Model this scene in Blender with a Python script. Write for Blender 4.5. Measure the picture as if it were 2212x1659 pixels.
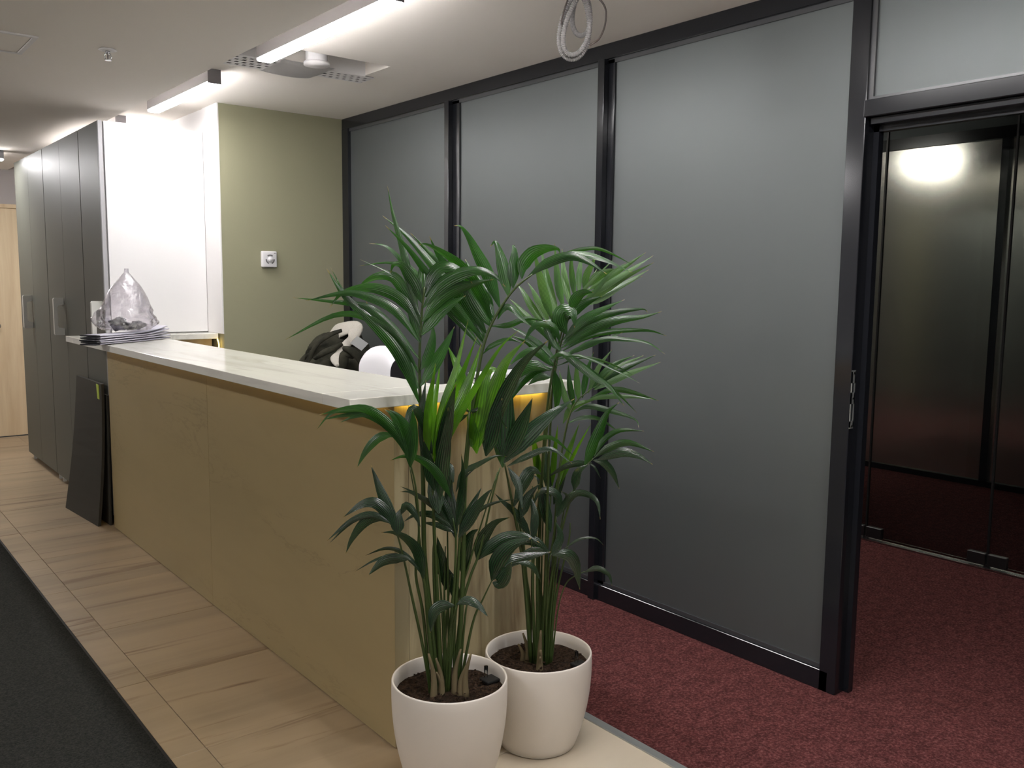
import bpy, bmesh, math, random
from mathutils import Vector, Matrix, noise
random.seed(7)
SC = bpy.context.scene
COL = SC.collection
for o in list(bpy.data.objects): bpy.data.objects.remove(o)

# ------------------------------------------------------------------ camera
YAW, PITCH, ROLL = math.radians(38.8516), math.radians(6.5452), math.radians(0.5640)
cam = bpy.data.cameras.new('camera'); camo = bpy.data.objects.new('camera', cam); COL.objects.link(camo)
f = Vector((math.sin(YAW)*math.cos(PITCH), math.cos(YAW)*math.cos(PITCH), -math.sin(PITCH)))
r = Vector((math.cos(YAW), -math.sin(YAW), 0)); u = r.cross(f)
r2 = r*math.cos(ROLL) + u*math.sin(ROLL); u2 = -r*math.sin(ROLL) + u*math.cos(ROLL)
m = Matrix((r2, u2, -f)).transposed().to_4x4(); m.translation = Vector((0, 0, 1.5))
camo.matrix_world = m
cam.sensor_width = 36; cam.sensor_fit = 'HORIZONTAL'; cam.lens = 36*1911.757/2212
cam.clip_start = 0.05; cam.clip_end = 60
SC.camera = camo

# ------------------------------------------------------------------ world and exposure
w = bpy.data.worlds.new('world'); SC.world = w; w.use_nodes = True
w.node_tree.nodes['Background'].inputs[0].default_value = (0.5, 0.52, 0.55, 1)
w.node_tree.nodes['Background'].inputs[1].default_value = 0.05
SC.view_settings.view_transform = 'Standard'; SC.view_settings.look = 'None'
SC.view_settings.gamma = 1; SC.view_settings.use_curve_mapping = False
SC.view_settings.exposure = 0.0
LAMP = 90.0            # radiance of the linear ceiling lamps
LAMP_COL = (1.0, 0.975, 0.98, 1)
LED = 16.0

# ------------------------------------------------------------------ materials
def srgb(c):
    return tuple(((v/255)/12.92 if v/255 <= .04045 else ((v/255+.055)/1.055)**2.4) for v in c)
def mat(name, col, rough=.5, spec=.5, metal=0.0, **kw):
    m = bpy.data.materials.new(name); m.use_nodes = True
    b = m.node_tree.nodes['Principled BSDF']
    b.inputs['Base Color'].default_value = (*col, 1); b.inputs['Roughness'].default_value = rough
    b.inputs['Specular IOR Level'].default_value = spec; b.inputs['Metallic'].default_value = metal
    for k, v in kw.items(): b.inputs[k.replace('_', ' ')].default_value = v
    return m
def nd(m, t, **kw):
    n = m.node_tree.nodes.new(t)
    for k, v in kw.items(): setattr(n, k, v)
    return n
def ln(m, a, b): m.node_tree.links.new(a, b)
def coords(m, scale=(1, 1, 1), rot=(0, 0, 0), rand=True):
    tc = nd(m, 'ShaderNodeTexCoord'); mp = nd(m, 'ShaderNodeMapping')
    mp.inputs['Scale'].default_value = scale; mp.inputs['Rotation'].default_value = rot
    if rand:
        oi = nd(m, 'ShaderNodeObjectInfo'); mul = nd(m, 'ShaderNodeMath', operation='MULTIPLY'); mul.inputs[1].default_value = 37.0
        ln(m, oi.outputs['Random'], mul.inputs[0])
        ad = nd(m, 'ShaderNodeVectorMath', operation='ADD')
        ln(m, tc.outputs['Object'], ad.inputs[0]); ln(m, mul.outputs[0], ad.inputs[1]); ln(m, ad.outputs[0], mp.inputs[0])
    else: ln(m, tc.outputs['Object'], mp.inputs[0])
    return mp.outputs[0]
def noise_tex(m, vec, scale, detail=4, rough=.55, dist=0.0):
    n = nd(m, 'ShaderNodeTexNoise'); n.inputs['Scale'].default_value = scale; n.inputs['Detail'].default_value = detail
    n.inputs['Roughness'].default_value = rough; n.inputs['Distortion'].default_value = dist
    ln(m, vec, n.inputs['Vector']); return n.outputs['Fac']
def ramp(m, fac, stops, interp='LINEAR'):
    r = nd(m, 'ShaderNodeValToRGB'); r.color_ramp.interpolation = interp
    e = r.color_ramp.elements
    e[0].position, e[0].color = stops[0][0], (*stops[0][1], 1); e[1].position, e[1].color = stops[-1][0], (*stops[-1][1], 1)
    for p, c in stops[1:-1]:
        k = e.new(p); k.color = (*c, 1)
    ln(m, fac, r.inputs[0]); return r.outputs[0]
def mixc(m, fac, a, b, mode='MIX'):
    x = nd(m, 'ShaderNodeMix', data_type='RGBA', blend_type=mode)
    if hasattr(fac, 'links'): ln(m, fac, x.inputs[0])
    else: x.inputs[0].default_value = fac
    for s, v in ((6, a), (7, b)):
        if hasattr(v, 'links'): ln(m, v, x.inputs[s])
        else: x.inputs[s].default_value = (*v, 1)
    return x.outputs[2]
def bsdf(m): return m.node_tree.nodes['Principled BSDF']
def bump(m, h, strength=.2, dist=.002):
    b = nd(m, 'ShaderNodeBump'); b.inputs['Strength'].default_value = strength; b.inputs['Distance'].default_value = dist
    ln(m, h, b.inputs['Height']); ln(m, b.outputs[0], bsdf(m).inputs['Normal'])

def stone(name, base, vein, scale, rot=(0, 0, 0), rough=.35, vein_amt=1.0, thr=(.60, .72), rand=True, cloud=.10, hair=0):
    m = mat(name, base, rough)
    v = coords(m, scale, rot, rand)
    f1 = noise_tex(m, v, 1.0, 6, .6, .35)
    c1 = ramp(m, f1, [(.30, tuple(x*(1-cloud*1.6) for x in base)), (.5, base), (.72, tuple(min(1, x*(1+cloud)) for x in base))])
    f2 = noise_tex(m, v, 1.7, 5, .6, .9)
    k = ramp(m, f2, [(thr[0], (0, 0, 0)), (thr[1], (vein_amt,)*3)])
    c3 = mixc(m, k, c1, vein)
    if hair:
        f3 = noise_tex(m, v, 1.5, 8, .66, .5); f4 = noise_tex(m, v, .9, 2, .5, .2)
        k2 = ramp(m, f3, [(.485, (0, 0, 0)), (.498, (1, 1, 1)), (.502, (1, 1, 1)), (.515, (0, 0, 0))])
        k3 = ramp(m, f4, [(.50, (0, 0, 0)), (.62, (hair,)*3)])
        c3 = mixc(m, mixc(m, 1.0, k2, k3, 'MULTIPLY'), c3, tuple(x*.55 for x in vein))
    ln(m, c3, bsdf(m).inputs['Base Color'])
    return m
M = {}
M['tile'] = stone('floor_limestone', (.375, .287, .185), (.14, .075, .038), (.42, 5.5, 1), vein_amt=1.0, thr=(.575, .72), rough=.38, cloud=.14)
M['tile_light'] = stone('polished_cream_stone', (.60, .52, .40), (.42, .33, .22), (.8, 2.2, 1), vein_amt=.4, thr=(.62, .82), rough=.25, cloud=.06)
M['front_stone'] = stone('desk_front_stone', (.37, .290, .145), (.26, .185, .09), (1, .75, 3.4), rot=(math.radians(24), 0, 0), rough=.42, vein_amt=.22, thr=(.60, .76), cloud=.045, hair=.26)
M['side_stone'] = stone('desk_side_stone', (.44, .375, .225), (.17, .115, .06), (7.0, 3.0, .55), rough=.34, vein_amt=.85, thr=(.47, .68), rand=False, cloud=.12)  # vertical streaks: stone veins plus palm stem shadows painted into the colour
M['top_stone'] = stone('counter_marble', (.80, .785, .70), (.50, .49, .43), (4.5, .55, 3), rot=(0, 0, .12), rough=.10, vein_amt=.75, thr=(.54, .72), rand=False, cloud=.05)
bsdf(M['top_stone']).inputs['Specular IOR Level'].default_value = .55
M['ceiling'] = mat('ceiling_paint', (.88, .83, .765), .9, .2)
M['white_paint'] = mat('white_paint', (.78, .76, .75), .7, .3)
M['far_paint'] = mat('grey_white_paint', (.46, .43, .42), .8, .3)
def painted(name, c):
    m = mat(name, c, .75, .3); v = coords(m, (1, 1, 1), rand=False)
    bump(m, noise_tex(m, v, 60, 5), .25, .0015); return m
M['green_paint'] = painted('olive_green_paint', (.285, .275, .18))
M['lobby_paint'] = painted('dark_lobby_paint', (.16, .155, .15))
M['hidden_paint'] = painted('plain_wall_paint', (.62, .59, .55))
# red loop carpet
m = mat('red_carpet', (.25, .06, .06), .95, .1); v = coords(m, (1, 1, 1), rand=False)
a = ramp(m, noise_tex(m, v, 95, 4, .75), [(.34, (.050, .015, .015)), (.5, (.100, .030, .029)), (.66, (.195, .080, .076))])
b = ramp(m, noise_tex(m, v, 22, 3, .6), [(.35, (.72, .72, .72)), (.65, (1.12, 1.12, 1.12))])
ln(m, mixc(m, 1.0, a, b, 'MULTIPLY'), bsdf(m).inputs['Base Color']); bump(m, noise_tex(m, v, 240, 2), .8, .004)
M['carpet'] = m
m = mat('dark_mat', (.035, .037, .034), .97, .1); v = coords(m, (1, 1, 1), rand=False)
ln(m, ramp(m, noise_tex(m, v, 140, 3, .7), [(.35, (.010, .011, .010)), (.68, (.034, .034, .030))]), bsdf(m).inputs['Base Color'])
bump(m, noise_tex(m, v, 200, 2), .7, .004); M['mat'] = m
# partition
M['frame'] = mat('black_gloss_aluminium', (.011, .012, .015), .16, .5)
M['frame_edge'] = mat('dark_aluminium_bead', (.05, .052, .055), .25, .6)
def etched(name, base, rough, metal, spec, dots=True):
    m = mat(name, base, rough, spec, metal)
    v = coords(m, (1, 1, 1), rand=False)
    vo = nd(m, 'ShaderNodeTexVoronoi'); vo.inputs['Scale'].default_value = 160; vo.inputs['Randomness'].default_value = 0
    ln(m, v, vo.inputs['Vector'])
    ln(m, ramp(m, vo.outputs['Distance'], [(.25, tuple(x*.90 for x in base)), (.5, tuple(min(1, x*1.08) for x in base))]), bsdf(m).inputs['Base Color'])
    bump(m, noise_tex(m, v, 350, 2), .12, .0008)
    return m
M['etched'] = etched('grey_etched_glass', (.104, .114, .113), .46, .5, .35)
M['etched_far'] = etched('grey_etched_glass_lobby', (.74, .72, .66), .15, .95, .6)
m = bpy.data.materials.new('clear_glass'); m.use_nodes = True; nt = m.node_tree; nt.nodes.remove(bsdf(m))
tr = nd(m, 'ShaderNodeBsdfTransparent'); tr.inputs[0].default_value = (.93, .95, .94, 1)
gl = nd(m, 'ShaderNodeBsdfGlossy'); gl.inputs['Roughness'].default_value = .01
fr_ = nd(m, 'ShaderNodeFresnel'); fr_.inputs[0].default_value = 1.45; mx = nd(m, 'ShaderNodeMixShader')
ln(m, fr_.outputs[0], mx.inputs[0]); ln(m, tr.outputs[0], mx.inputs[1]); ln(m, gl.outputs[0], mx.inputs[2])
ln(m, mx.outputs[0], nt.nodes['Material Output'].inputs[0]); M['glass'] = m
M['chrome'] = mat('brushed_metal', (.55, .56, .57), .22, .5, 1.0)
M['steel_dark'] = mat('dark_metal_plate', (.05, .05, .052), .4, .5, .8)
M['strip'] = mat('aluminium_trim', (.42, .44, .43), .38, .5, .7)
M['black'] = mat('matt_black', (.010, .010, .010), .6, .3)
# cabinets
M['cab'] = mat('grey_cabinet_lacquer', (.100, .102, .086), .5, .35)
M['cab_edge'] = mat('light_grey_edge', (.36, .36, .37), .5, .4)
M['cab_white'] = mat('white_panel', (.74, .73, .725), .45, .4)
M['handle'] = mat('pale_handle', (.58, .58, .54), .4, .5)
def wood(name, c, c2):
    m = mat(name, c, .4, .4); v = coords(m, (14, 14, .9), rand=True)
    ln(m, ramp(m, noise_tex(m, v, 1.2, 6, .6, .4), [(.3, c2), (.7, c)]), bsdf(m).inputs['Base Color']); return m
M['oak'] = wood('light_oak_veneer', (.80, .66, .45), (.66, .50, .31))
# light
m = bpy.data.materials.new('lamp_diffuser'); m.use_nodes = True; bs = bsdf(m)
bs.inputs['Emission Color'].default_value = LAMP_COL; bs.inputs['Emission Strength'].default_value = LAMP; M['lamp'] = m
for k_, q_ in (('lamp_near', 1.35), ('lamp_mat', .72), ('lamp_far', 1.45)):
    m = M['lamp'].copy(); m.name = 'lamp_diffuser_' + k_[5:]; bsdf(m).inputs['Emission Strength'].default_value = LAMP*q_; M[k_] = m
m = bpy.data.materials.new('lamp_diffuser_dim'); m.use_nodes = True; bs = bsdf(m)
bs.inputs['Emission Color'].default_value = (1, .96, .9, 1); bs.inputs['Emission Strength'].default_value = 46; M['lamp_lobby'] = m
m = bpy.data.materials.new('warm_led'); m.use_nodes = True; bs = bsdf(m)
bs.inputs['Emission Color'].default_value = (1, .66, .11, 1); bs.inputs['Emission Strength'].default_value = LED; M['led'] = m
m = M['led'].copy(); m.name = 'warm_led_dim'; bsdf(m).inputs['Emission Strength'].default_value = LED*.55; M['led_dim'] = m
M['lamp_body'] = mat('grey_lamp_housing', (.20, .19, .20), .5, .4)
# plant
def leafmat(name, c1, c2, tr_amt, rough=.27):
    m = mat(name, c1, rough, .85); v = coords(m, (1, 1, 1))
    base = ramp(m, noise_tex(m, v, 9, 3), [(.35, c2), (.65, c1)])
    uv = nd(m, 'ShaderNodeUVMap'); sx = nd(m, 'ShaderNodeSeparateXYZ'); ln(m, uv.outputs[0], sx.inputs[0])
    wv = nd(m, 'ShaderNodeMath', operation='MULTIPLY'); wv.inputs[1].default_value = 44; ln(m, sx.outputs[0], wv.inputs[0])
    sn = nd(m, 'ShaderNodeMath', operation='SINE'); ln(m, wv.outputs[0], sn.inputs[0])
    k = ramp(m, sn.outputs[0], [(.0, (.66, .66, .66)), (1, (1.15, 1.15, 1.15))])
    tipc = ramp(m, sx.outputs[1], [(.955, (0, 0, 0)), (.985, (1, 1, 1))])
    c = mixc(m, 1.0, base, k, 'MULTIPLY'); c = mixc(m, tipc, c, (.22, .15, .05))
    ln(m, c, bsdf(m).inputs['Base Color'])
    bump(m, sn.outputs[0], .35, .0008)
    t = nd(m, 'ShaderNodeBsdfTranslucent'); ln(m, mixc(m, 1.0, c, (1.5, 1.9, .5), 'MULTIPLY'), t.inputs[0])
    mx = nd(m, 'ShaderNodeMixShader'); mx.inputs[0].default_value = tr_amt
    out = m.node_tree.nodes['Material Output']
    ln(m, bsdf(m).outputs[0], mx.inputs[1]); ln(m, t.outputs[0], mx.inputs[2]); ln(m, mx.outputs[0], out.inputs[0])
    return m
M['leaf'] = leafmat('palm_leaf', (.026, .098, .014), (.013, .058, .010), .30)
M['leaf_young_backlit'] = leafmat('palm_leaf_young_backlit', (.105, .25, .012), (.05, .145, .010), .46)  # young yellow-green, brightened in the colour for light coming from behind
M['leaf_pale_sheen'] = leafmat('palm_leaf_pale_sheen', (.11, .20, .085), (.07, .15, .055), .30)  # paler grey-green colour carries the light reflected off these leaflets
M['leaf_shaded'] = leafmat('palm_leaf_shaded', (.017, .050, .018), (.010, .032, .012), .16)  # darker copy for mostly low leaflets, shade put into the colour
M['stem'] = mat('palm_stem', (.040, .066, .016), .4, .4)
M['sheath'] = mat('dry_sheath', (.17, .135, .075), .8, .2)
m = mat('potting_soil', (.03, .02, .014), 1, .1); v = coords(m, (1, 1, 1))
ln(m, ramp(m, noise_tex(m, v, 85, 5, .7), [(.36, (.008, .006, .005)), (.56, (.045, .028, .018)), (.70, (.10, .06, .035)), (.78, (.42, .36, .28))]), bsdf(m).inputs['Base Color'])
bump(m, noise_tex(m, v, 120, 4), 1, .01); M['soil'] = m
M['pot'] = mat('cream_plastic_pot', (.74, .69, .62), .42, .4)
M['gauge'] = M['glass']
# clothes, chair, desk clutter
m = mat('olive_cloth', (.045, .043, .030), .95, .15); v = coords(m, (1, 1, 1))
ln(m, ramp(m, noise_tex(m, v, 14, 5), [(.3, (.016, .016, .012)), (.7, (.045, .043, .030))]), bsdf(m).inputs['Base Color'])
bump(m, noise_tex(m, v, 400, 2), .5, .001); M['cloth'] = m
m = mat('cream_fleece', (.52, .49, .43), 1, .1); v = coords(m, (1, 1, 1)); bump(m, noise_tex(m, v, 130, 4), 1, .006); M['fleece'] = m
M['chair_white'] = mat('white_leatherette', (.80, .79, .81), .42, .4)
M['chair_black'] = mat('black_leatherette', (.014, .014, .015), .5, .4)
M['plastic_white'] = mat('white_plastic', (.72, .71, .72), .35, .5)
M['dial'] = mat('grey_dial_print', (.17, .165, .165), .6, .3)
M['grey_conduit'] = mat('grey_conduit', (.25, .24, .235), .55, .4)
M['cable'] = mat('dark_cable', (.07, .055, .05), .5, .4)
M['board'] = mat('dark_grey_board', (.040, .037, .030), .6, .35)
M['tape'] = mat('yellow_green_tape', (.50, .62, .10), .6, .3)
M['tag'] = mat('white_label', (.70, .71, .70), .6, .3)
M['pack'] = mat('grey_flat_pack', (.50, .49, .565), .35, .5)
M['pack_dark'] = mat('charcoal_flat_pack', (.035, .035, .04), .4, .5)
m = bpy.data.materials.new('clear_film'); m.use_nodes = True; nt = m.node_tree; nt.nodes.remove(bsdf(m))
tr = nd(m, 'ShaderNodeBsdfTransparent'); tr.inputs[0].default_value = (.91, .89, .93, 1)
gl = nd(m, 'ShaderNodeBsdfGlossy'); gl.inputs['Roughness'].default_value = .09
lw = nd(m, 'ShaderNodeLayerWeight'); lw.inputs[0].default_value = .35; mx = nd(m, 'ShaderNodeMixShader')
ad = nd(m, 'ShaderNodeMath', operation='MULTIPLY_ADD'); ad.inputs[1].default_value = .55; ad.inputs[2].default_value = .15; ln(m, lw.outputs['Facing'], ad.inputs[0])
v = coords(m, (1, 1, 1)); bn = nd(m, 'ShaderNodeBump'); bn.inputs['Strength'].default_value = .9; bn.inputs['Distance'].default_value = .01
ln(m, noise_tex(m, v, 22, 5, .6, 1.4), bn.inputs['Height']); ln(m, bn.outputs[0], gl.inputs['Normal']); ln(m, bn.outputs[0], lw.inputs['Normal'])
ln(m, ad.outputs[0], mx.inputs[0]); ln(m, tr.outputs[0], mx.inputs[1]); ln(m, gl.outputs[0], mx.inputs[2]); ln(m, mx.outputs[0], nt.nodes['Material Output'].inputs[0])
M['film'] = m

# ------------------------------------------------------------------ helpers
def empty(name, label=None, cat=None, group=None, loc=(0, 0, 0), kind=None):
    o = bpy.data.objects.new(name, None); COL.objects.link(o); o.location = loc; o.empty_display_size = .1
    if label: o['label'] = label
    if cat: o['category'] = cat
    if group: o['group'] = group
    if kind: o['kind'] = kind
    return o
def obj(name, bm, m, parent=None, smooth=False, label=None, cat=None, group=None, kind=None, recalc=True):
    if recalc: bmesh.ops.recalc_face_normals(bm, faces=bm.faces)
    me = bpy.data.meshes.new(name); bm.to_mesh(me); bm.free()
    if smooth:
        for p in me.polygons: p.use_smooth = True
    me.materials.append(m)
    o = bpy.data.objects.new(name, me); COL.objects.link(o)
    if parent is not None:
        o.parent = parent
        off = Vector(); p = parent
        while p is not None: off += p.location; p = p.parent
        me.transform(Matrix.Translation(-off))
    if label: o['label'] = label
    if cat: o['category'] = cat
    if group: o['group'] = group
    if kind: o['kind'] = kind
    return o
def B(*boxes, bev=0.0, seg=2):
    bm = bmesh.new()
    for (x0, x1, y0, y1, z0, z1) in boxes:
        t = bmesh.ops.create_cube(bm, size=1)['verts']
        for v in t:
            v.co = Vector((x0 if v.co.x < 0 else x1, y0 if v.co.y < 0 else y1, z0 if v.co.z < 0 else z1))
    if bev: bmesh.ops.bevel(bm, geom=list(bm.edges), offset=bev, segments=seg, affect='EDGES', profile=.5)
    return bm
def cyl(c0, c1, r0, r1=None, n=20, cap=True, bm=None):
    bm = bm or bmesh.new(); r1 = r0 if r1 is None else r1
    c0, c1 = Vector(c0), Vector(c1); d = c1-c0
    t = bmesh.ops.create_cone(bm, cap_ends=cap, segments=n, radius1=r0, radius2=r1, depth=d.length)['verts']
    mt = Matrix.Translation((c0+c1)/2) @ d.to_track_quat('Z', 'Y').to_matrix().to_4x4()
    bmesh.ops.transform(bm, matrix=mt, verts=t); return bm
def catmull(P, k):
    P = [Vector(p) for p in P]; out = []
    for i in range(len(P)-1):
        a = P[i-1] if i else P[0]*2-P[1]; b, c = P[i], P[i+1]; d = P[i+2] if i+2 < len(P) else P[-1]*2-P[-2]
        for j in range(k):
            t = j/k
            out.append(.5*((2*b)+(c-a)*t+(2*a-5*b+4*c-d)*t*t+(3*b-a-3*c+d)*t**3))
    out.append(P[-1]); return out
def tube(pts, rad, n=8, bm=None, rf=None, closed_ends=True):
    bm = bm or bmesh.new(); rings = []; up = Vector((.31, .17, .93)); N = len(pts)
    prev = None
    for i, p in enumerate(pts):
        t = (pts[min(i+1, N-1)]-pts[max(i-1, 0)]).normalized()
        if prev is None:
            a = t.cross(up); a = a.normalized() if a.length > 1e-4 else t.orthogonal().normalized()
        else: a = (prev-t*prev.dot(t)).normalized()
        prev = a; b = t.cross(a)
        rr = rf(i/(N-1)) if rf else rad
        rings.append([bm.verts.new(p+(a*math.cos(2*math.pi*k/n)+b*math.sin(2*math.pi*k/n))*rr) for k in range(n)])
    for i in range(N-1):
        for k in range(n): bm.faces.new((rings[i][k], rings[i][(k+1) % n], rings[i+1][(k+1) % n], rings[i+1][k]))
    if closed_ends:
        bm.faces.new(rings[0][::-1]); bm.faces.new(rings[-1])
    return bm
def lathe(prof, c, n=64):
    bm = bmesh.new(); rings = []
    for (r, z) in prof: rings.append([bm.verts.new((c[0]+r*math.cos(2*math.pi*k/n), c[1]+r*math.sin(2*math.pi*k/n), z)) for k in range(n)])
    for a, b in zip(rings, rings[1:]):
        for k in range(n): bm.faces.new((a[k], a[(k+1) % n], b[(k+1) % n], b[k]))
    return bm
def prism(pts, axis, a, b):
    # polygon given in the two other axes, extruded along axis from a to b
    bm = bmesh.new(); ax = 'xyz'.index(axis)
    def V(p, t):
        c = list(p); c.insert(ax, t); return bm.verts.new(c)
    A = [V(p, a) for p in pts]; Bv = [V(p, b) for p in pts]; n = len(pts)
    bm.faces.new(A); bm.faces.new(Bv[::-1])
    for i in range(n): bm.faces.new((A[i], Bv[i], Bv[(i+1) % n], A[(i+1) % n]))
    return bm
def quadstrip(fn, nu, nv, thick=None):
    bm = bmesh.new(); g = [[bm.verts.new(fn(i/nu, j/nv)) for j in range(nv+1)] for i in range(nu+1)]
    for i in range(nu):
        for j in range(nv): bm.faces.new((g[i][j], g[i+1][j], g[i+1][j+1], g[i][j+1]))
    if thick:
        bmesh.ops.solidify(bm, geom=list(bm.faces), thickness=thick)
    return bm
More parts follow.
